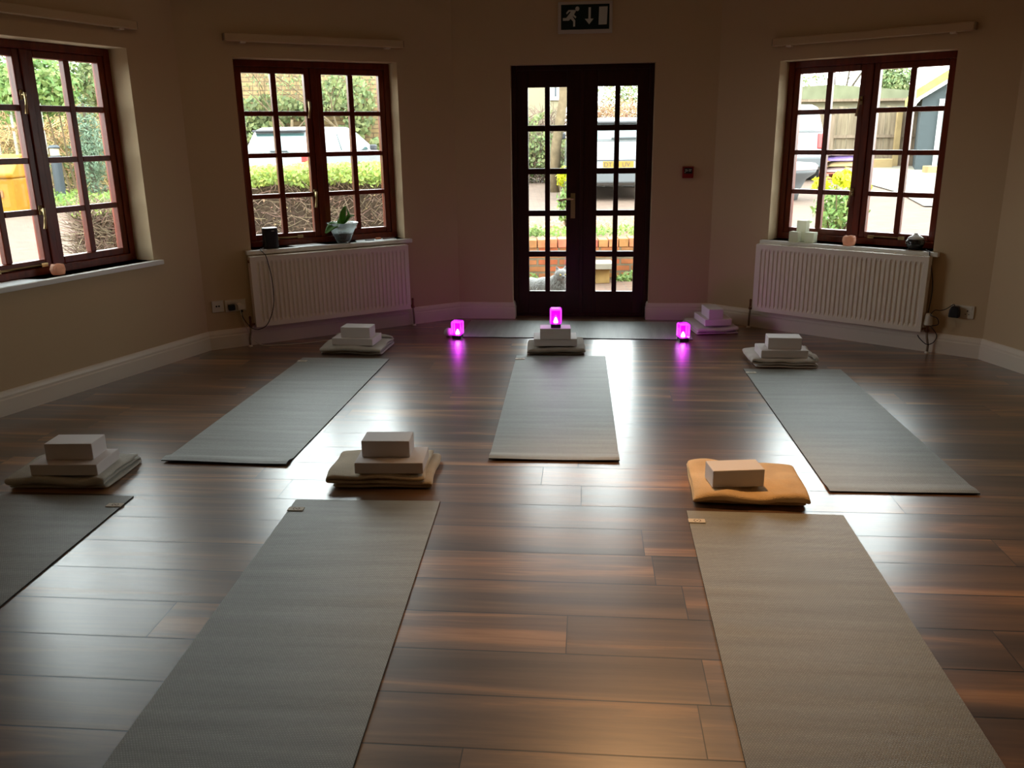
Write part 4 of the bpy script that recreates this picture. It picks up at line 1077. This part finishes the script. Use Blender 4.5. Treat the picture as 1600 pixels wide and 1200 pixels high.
cloud('foliage', 2600, (14.0, 33, 3.2), (1.0, .8, .75), .08, M['bush_green'], t, shell=.1, seed=3)
# thicket behind the white car
t = thing('bare_thicket', 'orange-brown bare thicket behind the white car', 'bush', (0, 0, 0))
m = twigs(MB(), 3600, (1.9, 26), (5.6, 26), 2.0, .5, 2.2, .010, .7); m.build('thicket_twigs', mat('orange_twigs', (.30, .19, .11), .9, .1, island=.4), t)
t = thing('feathery_shrub', 'feathery green shrub rising behind the orange-brown thicket', 'bush', (0, 0, 0))
m = MB(); m.tube([(3.4, 27.2, .4), (3.4, 27.2, 2.6)], [.06, .03], 6); m.build('stem', M['bark_dark'], t)
cloud('foliage', 1500, (3.6, 27.2, 2.75), (1.2, .8, .75), .075, M['bush_green'], t, shell=.05, asp=.25, seed=9)
# bare brown twigs left of the trunk
t = thing('bare_thicket', 'low tangle of twigs and ivy left of the tree trunk', 'bush', (0, 0, 0))
m = twigs(MB(), 2400, (-.6, 20.5), (1.7, 20.5), 1.4, .3, 1.9, .008, .5); m.build('thicket_twigs', M['twig'], t)
cloud('foliage', 1300, (.5, 20.3, .95), (1.3, .7, .75), .06, M['ivy'], t, shell=.1, seed=2)
# house with a white window
t = thing('house', 'pale house with a white window far behind the tree trunk', 'building', (0, 0, 0))
m = MB(); m.box(-1.2, 1.95, 31, 35, .3, 5.2); m.build('house_wall', M['house'], t)
m = MB(); m.extr([(30.7, 5.1), (33, 6.6), (35.3, 5.1)], 'x', -1.4, 2.15); m.build('house_roof', M['fence'], t)
f = MB(); f.box(1.36, 1.92, 30.93, 31.02, 2.62, 3.6); wf = f.build('window_frame', M['upvc'], t)
m = MB(); m.box(1.60, 1.66, 30.90, 30.935, 2.75, 3.5); m.build('window_bar', M['bollard'], wf)

# green shrubs through the leftmost window
t = thing('broad_shrub', 'bright green leafy shrub filling the top of the leftmost window', 'bush', (0, 0, 0))
cloud('foliage', 3400, (-9.9, 18.7, 2.6), (1.2, .9, .95), .07, M['mid_green'], t, shell=.15, seed=1)
m = MB()
for k in range(6): m.tube([(-9.8 + .12 * k, 18.9, .25), (-10.1 + .18 * k, 18.8, 1.2), (-10.5 + .28 * k, 18.7, 2.4)], [.03, .02, .01], 5)
m.build('stems', M['bark'], t)
t = thing('conifer', 'blue-green feathery conifer at the right of the leftmost window', 'bush', (0, 0, 0))
cloud('foliage', 3200, (-8.42, 17.8, 1.32), (.42, .5, 1.1), .05, M['blue_green'], t, shell=.25, asp=.25, seed=5)
m = MB(); m.tube([(-8.42, 17.8, .2), (-8.42, 17.8, 2.2)], [.05, .02], 6); m.build('trunk', M['bark_dark'], t)
t = thing('young_tree', 'slender green tree above the conifer, leftmost window', 'bush', (0, 0, 0))
cloud('foliage', 2000, (-8.9, 19.6, 2.75), (.75, .6, 1.0), .06, M['bush_green'], t, shell=.15, seed=6)
m = MB(); m.tube([(-8.9, 19.6, .2), (-8.85, 19.6, 1.6), (-8.95, 19.6, 2.9)], [.04, .03, .015], 6); m.build('trunk', M['bark'], t)
t = thing('bare_thicket', 'pale dry branches in front of the stone wall, leftmost window', 'bush', (0, 0, 0))
m = twigs(MB(), 1800, (-13.2, 21.8), (-8.4, 20.9), .9, .3, 2.0, .010, .6); m.build('thicket_twigs', mat('straw_twigs', (.38, .27, .13), .9, .1, island=.4), t)
cloud('foliage', 1500, (-10.4, 21.4, .95), (2.2, .6, .75), .06, M['ivy'], t, shell=.1, seed=8)
tag(boxleaves(MB(), 3600, (-12.5, 19.5), (-7.2, 16.3), 2.0, gz(-8, 17) + .02, gz(-8, 17) + .22, .045).build('low_weeds', M['turf']), 'low green weeds below the bollard and the conifer', 'weeds', kind='stuff')
t = thing('daffodil_clump', 'upright tuft of green blades left of the bollard', 'plant', (0, 0, 0))
m = MB()
for k in range(30):
    a = R_.uniform(0, 2 * PI); x, y = -9.75, 17.5
    m.tube([(x + .04 * math.cos(a), y + .04 * math.sin(a), .2), (x + .08 * math.cos(a), y + .08 * math.sin(a), .42), (x + .16 * math.cos(a), y + .16 * math.sin(a), .50 + R_.random() * .14)], [.009, .008, .002], 4)
m.build('blades', M['mid_green'], t)
t = thing('bollard_light', 'slate grey bollard light outside the leftmost window', 'bollard', (-9.28, 18.1, gz(-6, 18)))
m = MB(); m.lathe([(.10, 0), (.10, .92)], n=20); m.build('post', M['bollard'], t, smooth=False)
m = MB(); m.lathe([(.088, .92), (.088, 1.06)], n=20); m.build('light_lens', M['lens'], t)
m = MB(); m.lathe([(.105, 1.06), (.112, 1.08), (.09, 1.12), (.0, 1.13)], n=20, cap=False); m.build('cap', M['bollard'], t)
t = thing('grit_bin', 'orange-yellow grit bin at the left edge of the leftmost window', 'bin', (-9.15, 15.5, gz(-6, 15.5)), math.radians(8))
m = MB(); q = [(-.62, -.34), (.50, -.34), (.50, .34), (-.62, .34)]
a_ = [m.vert((x * .92, y * .9, 0)) for x, y in q]; b_ = [m.vert((x, y, .62)) for x, y in q]; m.face(a_[::-1]); m.face(b_)
for k in range(4): m.face([a_[k], a_[(k + 1) % 4], b_[(k + 1) % 4], b_[k]])
m.build('bin_body', M['grit_yellow'], t, bevel=.03)
m = MB(); m.extr([(-.38, .62), (-.40, .70), (.10, 1.02), (.38, 1.02), (.38, .62)], 'x', -.64, .52); m.build('lid', M['grit_yellow'], t, bevel=.03)
m = MB(); m.box(.10, .30, -.348, -.338, .30, .42); m.build('worn_patch', M['rust'], t)
t = thing('twiggy_bush', 'bare brown twiggy end of a bush, lower right of the leftmost window', 'bush', (0, 0, 0))
m = twigs(MB(), 2200, (-4.3, 8.55), (-3.85, 8.75), .45, .15, .80, .005, .24); m.build('bush_twigs', M['twig'], t)
m = boxleaves(MB(), 300, (-4.3, 8.55), (-3.85, 8.75), .45, .76, .86, .026); m.build('leaves', M['hedge_green'], t)

# shrubs near the right window and the door
def lime_shrub(label, x, y, z0, h, r, n, seed):
    t = thing('lime_shrub', label, 'bush', (x, y, z0), 0)
    m = MB()
    for k in range(9):
        a = k * 2.4; m.tube([(.03 * math.cos(a), .03 * math.sin(a), -.02), (.5 * r * math.cos(a), .5 * r * math.sin(a), h * .45), (.85 * r * math.cos(a), .8 * r * math.sin(a), h * .85)], [.010, .007, .004], 5)
    m.build('stems', M['bark'], t)
    cloud('green_leaves', n, (0, 0, h * .45), (r, r, h * .45), .040, M['mid_green'], t, shell=.2, asp=.45, seed=seed)
    for k in range(4):
        a = k * 1.7 + seed; cloud('yellow_shoots', n // 5, (r * .6 * math.cos(a), r * .5 * math.sin(a), h * (.93 - .1 * (k % 2))), (r * .40, r * .4, h * .16), .036, M['lime'], t, shell=.1, asp=.45, seed=seed + k)
lime_shrub('yellow-green shrub close outside the candle window', 3.62, 9.55, gz(3.6, 9.5), .72, .33, 900, 1)
lime_shrub('yellow-green shrub behind the handle of the glazed door', .74, 10.9, .335, .72, .17, 420, 4)
tag(boxleaves(MB(), 1500, (-.5, 10.06), (1.95, 10.06), .56, .345, .42, .022).build('bed_weeds', M['turf']), 'small weeds growing over the soil behind the low brick wall', 'weeds', kind='stuff')
m = boxleaves(MB(), 700, (-.5, 10.9), (1.95, 10.9), 1.7, .34, .39, .03); tag(m.build('leaf_litter', M['dead_leaf']), 'brown leaf litter on the raised bed', 'leaf litter', kind='stuff')
def weedclump(x, y, z, r, n, label, g='mid_green'):
    m = MB()
    for i in range(n):
        a = R_.uniform(0, 2 * PI); q = r * R_.random() ** .5
        m.leaf((x + q * math.cos(a), y + .35 * q * math.sin(a), z + R_.uniform(.01, .13) * (1 - q / r * .7)), R_.uniform(.014, .028), (R_.uniform(-1, 1), -1, R_.uniform(0, 1)), .6)
    tag(m.build('weed_clump', M[g]), label, 'plant')
weedclump(1.34, 9.42, -.1 + .0, .17, 260, 'fresh green weed at the foot of the brick wall, right door leaf')
weedclump(.24, 9.44, -.1, .07, 60, 'tiny green weed at the foot of the brick wall, behind the cat')
weedclump(.29, 9.83, .36, .10, 120, 'bright green clover clump on top of the brick wall', 'mid_green')
# ground-edge kerb
tag(MB().box(-.6, 4.2, 26.3, 26.6, .2, .62).build('kerb', M['slab']), 'pale kerb at the far end of the paving', 'kerb')

# right: gravel, fence, roofs, barn, suv, pallet
m = MB(); poly = [(7.5, 18.6), (7.05, 15.8), (6.3, 13.2), (9.5, 12.4), (16, 12), (18, 24.8), (9.0, 24.8)]
tri = tessellate_polygon([[Vector((x, y, 0)) for x, y in poly]])
ids = [m.vert((x, y, gz(x, y) + .02)) for x, y in poly]
for t_ in tri: m.face([ids[k] for k in t_])
o = m.build('ground_gravel', M['gravel']); o['kind'] = 'structure'
t = thing('board_fence', 'weathered wooden board fence across the yard', 'fence', (0, 0, 0))
m = MB(); x = 7.6
while x < 12.2:
    z0 = gz(x, 25); m.box(x, x + .142, 25.05 + .02 * (int(x * 7) % 2), 25.08 + .02 * (int(x * 7) % 2), z0 + .12, z0 + 1.62 + .03 * math.sin(x * 9)); x += .150
m.build('boards', M['fence'], t)
m = MB(); m.box(7.6, 12.2, 25.0, 25.045, 1.28, 1.36); m.build('rail', M['fence'], t); m = MB(); m.box(7.6, 12.2, 25.0, 25.05, .50, .74); m.build('gravel_board', M['fence'], t)
m = MB(); m.box(10.86, 11.0, 24.9, 25.0, .48, 2.05); m.build('post', M['fence_new'], t)
m = MB(); m.box(9.0, 9.12, 24.9, 25.0, .48, 1.9); m.build('post', M['fence'], t)
tag(MB().box(8.6, 10.6, 24.3, 24.6, .46, .72).build('timber_sleeper', M['fence_new'], bevel=.02), 'low timber sleeper in front of the board fence', 'sleeper')
t = thing('flat_roofed_shed', 'long low shed with mossy green roof behind the fence', 'building', (0, 0, 0))
m = MB(); m.box(9.0, 13.4, 30.2, 34, .4, 2.45); m.build('shed_wall', M['fascia'], t)
m = MB(); m.extr([(8.6, 2.52), (8.6, 2.86), (10.8, 2.96), (13.9, 2.70), (13.9, 2.46)], 'y', 29.9, 34.4); m.build('shed_roof', M['roof_felt'], t)
m = MB(); m.box(8.6, 13.9, 29.86, 29.895, 2.42, 2.50); m.build('fascia_board', M['fence'], t)
t = thing('barn', 'dark slate-grey outbuilding with yellow moss on its sloping roof', 'building', (10.62, 23.0, 0), math.radians(-23))
m = MB(); m.extr([(0, .4), (0, 2.25), (2.9, 4.15), (5.8, 2.25), (5.8, .4)], 'y', 0, 5.0); m.build('barn_wall', M['barn_grey'], t)
m = MB(); m.extr([(-.32, 2.12), (-.32, 2.36), (2.9, 4.50), (6.1, 2.36), (6.1, 2.1), (2.9, 4.22)], 'y', -.15, 5.2); m.build('barn_roof', M['moss'], t)
m = MB(); m.extr([(-.33, 2.03), (-.33, 2.12), (2.9, 4.26), (2.9, 4.17)], 'y', -.20, -.155); m.build('barge_board', M['upvc'], t)
f = MB(); f.box(.40, .51, -.07, 0, .45, 2.22); f.box(1.73, 1.84, -.07, 0, .45, 2.22); f.box(.51, 1.73, -.07, 0, 2.12, 2.22); f.box(.38, 1.86, -.1, 0, .42, .50)
df = f.build('door_frame', M['upvc'], t); m = MB(); m.box(.51, 1.73, -.04, -.01, .5, 2.12); m.build('door_pane', mat('barn_door_grey', (.10, .12, .12), .5, .3), df)
m = MB(); m.box(.60, .82, -.06, 0, 2.32, 2.50); m.build('wall_light', M['upvc'], t)
tag(MB().box(10.25, 12.2, 21.5, 21.8, .43, .62).build('timber_sleeper', M['fence_new'], bevel=.02), 'tan timber sleeper lying in front of the dark outbuilding', 'sleeper')
t = thing('pallet', 'red wooden pallet under the sacks, outside the candle window', 'pallet', (7.62, 20.3, gz(7.6, 20.3)))
m = MB()
for k in range(6): m.box(-.55, .55, -.45 + k * .16, -.45 + k * .16 + .11, .115, .14)
m.build('deck_boards', M['pallet_red'], t)
for k in (-.5, 0, .5):
    m = MB(); m.box(k - .05, k + .05, -.45, .46, .02, .115); m.build('bearer', M['pallet_red'], t)
m = MB()
for k in (-.45, -.03, .38): m.box(-.55, .55, k, k + .1, 0, .02)
m.build('base_boards', M['pallet_red'], t)
def sack(x, y, z, mm, label, w=.42, rz=0):
    m = MB(); nx, ny = 12, 8; T = {}; B = {}
    for i in range(nx + 1):
        for j in range(ny + 1):
            u, v = i / nx * 2 - 1, j / ny * 2 - 1; f = (1 - abs(u) ** 3.5) * (1 - abs(v) ** 3.5); h = .012 + .060 * f ** .5
            T[i, j] = m.vert((u * w, v * .27, h * 1.9 + .006 * noise.noise(Vector((u * 5, v * 5, z * 9))))); B[i, j] = m.vert((u * w, v * .27, .004 + .01 * (1 - f)))
    for i in range(nx):
        for j in range(ny): m.face([T[i, j], T[i + 1, j], T[i + 1, j + 1], T[i, j + 1]]); m.face([B[i, j], B[i, j + 1], B[i + 1, j + 1], B[i + 1, j]])
    for i in range(nx): m.face([T[i, 0], B[i, 0], B[i + 1, 0], T[i + 1, 0]]); m.face([T[i, ny], T[i + 1, ny], B[i + 1, ny], B[i, ny]])
    for j in range(ny): m.face([T[0, j], T[0, j + 1], B[0, j + 1], B[0, j]]); m.face([T[nx, j], B[nx, j], B[nx, j + 1], T[nx, j + 1]])
    o = m.build('sack', M[mm], smooth=True); o.location = (x, y, z); o.rotation_euler.z = rz; tag(o, label, 'sack', 'sacks on the red pallet')
z0 = gz(7.6, 20.3) + .142
for k, (mm, lb) in enumerate((('bag_pink', 'pale pink sack, lowest of the pile on the red pallet'), ('fence_new', 'tan sack, second from the bottom of the pile'), ('bag_purple', 'purple-printed sack in the upper half of the pile'), ('bag_pink', 'pale pink sack, topmost of the pile on the red pallet'))):
    sack(7.62 + .03 * (k % 2), 20.1, z0 + k * .122, mm, lb, rz=.05 * (k - 1.5))
# grey tub
t = thing('plastic_tub', 'dark grey curved plastic tub with a pale rim outside the candle window', 'tub', (4.55, 14.9, gz(4.6, 15)))
m = MB(); m.lathe([(.36, 0), (.40, .18), (.48, .34), (.62, .44), (.64, .50)], n=28); m.build('tub_body', M['grey_plastic'], t, smooth=True)
m = MB(); m.lathe([(.645, .50), (.655, .56), (.60, .60), (.30, .62), (0, .62)], n=28, cap=False); m.build('tub_lid', M['bag_pink'], t, smooth=True)

# cars (local: rear at y=0, front towards +y, x across)
def car(name, label, loc, rz, W_=1.75, L_=4.1, H_=1.45, belt=.92, rake=.42, front=1.25, tall=False, plate=None, spoiler=True, light=(0.72, .9)):
    root = thing(name, label, 'car', loc, rz); hw = W_ / 2
    m = MB(); zb = .30
    prof = [(0.0, .34), (-.03, .52), (.02, .80), (.05, belt), (L_ - front + .25, belt + .02), (L_ - .35, belt - .14), (L_ - .03, .62), (L_, .36), (L_ - .1, zb - .05), (.1, zb - .05)]
    m.extr(prof, 'x', -hw, hw); m.build('car_body', M['car_white'], root, bevel=.05, seg=3)
    # greenhouse
    r0, r1 = .05, L_ - front + .30; t0, t1 = rake, L_ - front - .62
    bw, tw = hw - .04, hw - .20
    m = MB(); a = [m.vert(p) for p in ((-bw, r0, belt - .01), (bw, r0, belt - .01), (bw, r1, belt - .01), (-bw, r1, belt - .01))]
    mid = [m.vert(p) for p in ((-tw - .02, t0 - .02, H_ - .07), (tw + .02, t0 - .02, H_ - .07), (tw + .02, t1 + .06, H_ - .07), (-tw - .02, t1 + .06, H_ - .07))]
    b = [m.vert(p) for p in ((-tw + .1, t0 + .12, H_), (tw - .1, t0 + .12, H_), (tw - .1, t1 - .1, H_), (-tw + .1, t1 - .1, H_))]
    m.face(a[::-1]); m.face(b)
    for k in range(4):
        m.face([a[k], a[(k + 1) % 4], mid[(k + 1) % 4], mid[k]]); m.face([mid[k], mid[(k + 1) % 4], b[(k + 1) % 4], b[k]])
    m.build('cabin', M['car_white'], root, bevel=.03, seg=3)
    def lerp(p, q, t): return Vector(p) * (1 - t) + Vector(q) * t
    def quadpane(nm, A, B, C, D, out, mm='car_glass', th=.012):
        m = MB(); o = Vector(out) * th; P = [Vector(q) for q in (A, B, C, D)]
        i = [m.vert(q + o) for q in P] + [m.vert(q - o) for q in P]
        m.face([i[0], i[1], i[2], i[3]]); m.face([i[7], i[6], i[5], i[4]])
        for k in range(4): m.face([i[k], i[4 + k], i[4 + (k + 1) % 4], i[(k + 1) % 4]])
        return m.build(nm, M[mm], root)
    zt = H_ - .10; f = (zt - belt) / (H_ - .07 - belt + .01)
    def rearp(x_b, x_t, t): return lerp((x_b, r0, belt), (x_t, t0 - .02, H_ - .07), t)
    quadpane('rear_window', rearp(-bw + .10, -tw, .05), rearp(bw - .10, tw, .05), rearp(bw - .14, tw - .06, .86), rearp(-bw + .14, -tw + .06, .86), (0, -.95, .3))
    quadpane('windscreen', lerp((-bw + .1, r1, belt), (-tw, t1 + .06, H_ - .07), .08), lerp((bw - .1, r1, belt), (tw, t1 + .06, H_ - .07), .08), lerp((bw - .1, r1, belt), (tw - .04, t1 + .06, H_ - .07), .92), lerp((-bw + .1, r1, belt), (-tw + .04, t1 + .06, H_ - .07), .92), (0, .9, .4))
    for sd in (-1, 1):
        for (ya, yb, ta, tb) in ((.42, 1.35, .62, 1.36), (1.45, r1 - .42, 1.45, t1 - .02)):
            A = (sd * (bw - .005), ya, belt + .04); B = (sd * (bw - .005), yb, belt + .04)
            k = .84; A2 = (sd * (bw + (tw + .02 - bw) * k), ta, belt + (H_ - .07 - belt) * k); B2 = (sd * (bw + (tw + .02 - bw) * k), tb, belt + (H_ - .07 - belt) * k)
            quadpane('side_window', A, B, B2, A2, (sd, 0, .3))
        m = MB(); m.box(sd * (hw + .08) - .08, sd * (hw + .08) + .08, r1 - .50, r1 - .40, belt + .02, belt + .15); m.build('door_mirror', M['car_trim'], root, bevel=.03)
        m = MB(); x0 = sd * (hw - .16); x1 = sd * (hw + .006)
        m.box(min(x0, x1), max(x0, x1), -.045, .16, light[0], light[1]); m.build('tail_light', M['tail_red'], root, bevel=.02)
        for yy in (.72, L_ - .78):
            m = MB(); m.tube([(sd * (hw - .19), yy, .31), (sd * (hw + .004), yy, .31)], .31, 24); w_ = m.build('wheel', M['tyre'], root, bevel=.02)
            m = MB(); m.tube([(sd * (hw - .02), yy, .31), (sd * (hw + .012), yy, .31)], .19, 18); m.build('wheel_trim', M['alloy'], w_)
    m = MB(); m.box(-hw + .05, hw - .05, -.07, .12, .30, .52); m.build('rear_bumper', M['grey_plastic'], root, bevel=.03)
    if spoiler:
        m = MB(); m.box(-tw + .02, tw - .02, t0 - .16, t0 + .05, H_ - .10, H_ - .06); m.build('roof_spoiler', M['car_trim'], root, bevel=.012)
    m = MB(); A = rearp(-.02, -.02, .06); m.box(A.x - .10, A.x + .34, A.y - .035, A.y - .02, A.z + .01, A.z + .035); m.build('rear_wiper', M['car_trim'], root)
    if plate:
        m = MB(); m.box(-.26, .26, -.052, -.035, .555, .665); pl = m.build('number_plate', M['plate_yellow'], root)
        for tx, x in plate:
            c = bpy.data.curves.new('plate_text', 'FONT'); c.body = tx; c.size = .105; c.extrude = .001; c.align_x = 'CENTER'
            to_ = bpy.data.objects.new('plate_text', c); COL.objects.link(to_); dg = bpy.context.evaluated_depsgraph_get(); me_ = bpy.data.meshes.new_from_object(to_.evaluated_get(dg)); bpy.data.objects.remove(to_)
            o = bpy.data.objects.new('plate_text', me_); COL.objects.link(o); o.parent = pl; o.location = (x, -.0535, .575); o.rotation_euler = (PI / 2, 0, 0); o.data.materials.clear(); o.data.materials.append(M['car_trim'])
        m = MB(); m.box(-.40, .40, -.05, -.03, .675, .69); m.build('tailgate_seam', M['car_trim'], root)
    return root
car('hatchback_car', 'silver-white hatchback parked behind the clipped hedge', (-5.05, 19.0, gz(-5, 19) - .03), math.radians(-20), W_=1.72, L_=4.1, H_=1.45, belt=.90, rake=.34)
car('hatchback_car', 'white car with a yellow number plate behind the right door leaf', (1.86, 15.0, gz(1.9, 15)), math.radians(-3), W_=1.74, L_=4.2, H_=1.38, belt=1.0, rake=.26, plate=(('DT1', -.15), ('UV', .13)), light=(.80, .98))
car('estate_car', 'tall white off-road car at the left edge of the candle window', (5.9, 19.3, gz(6, 19.3)), math.radians(-10), W_=1.9, L_=4.5, H_=1.62, belt=1.05, rake=.16, spoiler=False, light=(.70, 1.02))

# ------------------------------------------------------------------ the cat outside the door
t = thing('cat', 'fluffy long-haired grey cat sitting outside the glazed door', 'cat', (.42, 8.22, -.1), math.radians(12))
def blob(bm, c, r, rot=None):
    mt = Matrix.Translation(Vector(c)) @ (rot or Matrix.Identity(4)) @ Matrix.Diagonal((r[0], r[1], r[2], 1))
    bmesh.ops.create_uvsphere(bm, u_segments=20, v_segments=14, radius=1, matrix=mt)
bm = bmesh.new()
# body lies back-left, head up, looking at the room and down to the right
blob(bm, (-.20, .14, .115), (.15, .12, .112)); blob(bm, (-.08, .08, .125), (.13, .11, .110)); blob(bm, (.02, .02, .135), (.095, .10, .125))
blob(bm, (.045, -.02, .195), (.070, .070, .080)); blob(bm, (.05, -.045, .10), (.075, .06, .09))
blob(bm, (.055, -.065, .275), (.064, .058, .056)); blob(bm, (.060, -.112, .258), (.030, .028, .023)); blob(bm, (.055, -.075, .250), (.066, .045, .040))
for sx in (-1, 1):
    bmesh.ops.create_cone(bm, cap_ends=True, segments=12, radius1=.026, radius2=.003, depth=.056, matrix=Matrix.Translation(Vector((.055 + sx * .040, -.055, .338))) @ Matrix.Rotation(sx * .28, 4, 'Y') @ Matrix.Diagonal((1, .55, 1, 1)))
    blob(bm, (.045 + sx * .042, -.075, .055), (.024, .028, .060)); blob(bm, (.045 + sx * .042, -.105, .020), (.025, .036, .020))
blob(bm, (-.27, .06, .055), (.05, .09, .05)); blob(bm, (-.33, .18, .045), (.09, .045, .040)); blob(bm, (-.22, .02, .04), (.10, .035, .035))
me = bpy.data.meshes.new('cat_body'); bm.to_mesh(me); bm.free(); me.materials.append(M['fur'])
o = bpy.data.objects.new('cat_body', me); COL.objects.link(o); o.parent = t
r = o.modifiers.new('remesh', 'REMESH'); r.mode = 'VOXEL'; r.voxel_size = .0075; r.use_smooth_shade = True
s = o.modifiers.new('smooth', 'SMOOTH'); s.iterations = 3
m = MB()
for i in range(2600):
    p = Vector((R_.gauss(0, 1), R_.gauss(0, 1), R_.gauss(0, 1))).normalized()
    c, rr = R_.choice((((-.20, .14, .115), (.15, .12, .112)), ((-.08, .08, .125), (.13, .11, .11)), ((.02, .02, .14), (.095, .10, .125)), ((.045, -.03, .19), (.080, .078, .075)), ((.055, -.060, .265), (.068, .050, .052))))
    q = Vector(c) + Vector((p.x * rr[0], p.y * rr[1], p.z * rr[2]))
    if q.z < .01 or (q.y < -.095 and q.z > .23): continue
    d = (p + Vector((0, 0, -1.1))).normalized(); sd = p.cross(d).normalized() * .0022
    a_ = m.vert(q - sd); b_ = m.vert(q + sd); c_ = m.vert(q + d * R_.uniform(.018, .034) + p * .006); m.face([a_, b_, c_])
m.build('fur_tufts', M['fur_pale'], t)
for sx in (-1, 1):
    m = MB(); m.lathe([(0, -.009), (.0075, -.005), (.0095, 0), (.0075, .005), (0, .009)], .057 + sx * .024, -.118, .280, 12, cap=False)
    e = m.build('eye', M['eye'], t, smooth=True); mm_ = MB(); mm_.box(.057 + sx * .024 - .0015, .057 + sx * .024 + .0015, -.1285, -.126, .274, .286); mm_.build('pupil', M['plastic_black'], e)
m = MB(); m.extr([(.052, .268), (.068, .268), (.060, .258)], 'y', -.143, -.134); m.build('nose', M['plastic_black'], t, bevel=.001)
m = MB(); m.tube([(.060, -.140, .258), (.060, -.138, .250), (.050, -.134, .246)], .0012, 5); m.tube([(.060, -.138, .250), (.070, -.134, .246)], .0012, 5); m.build('mouth', M['plastic_black'], t)
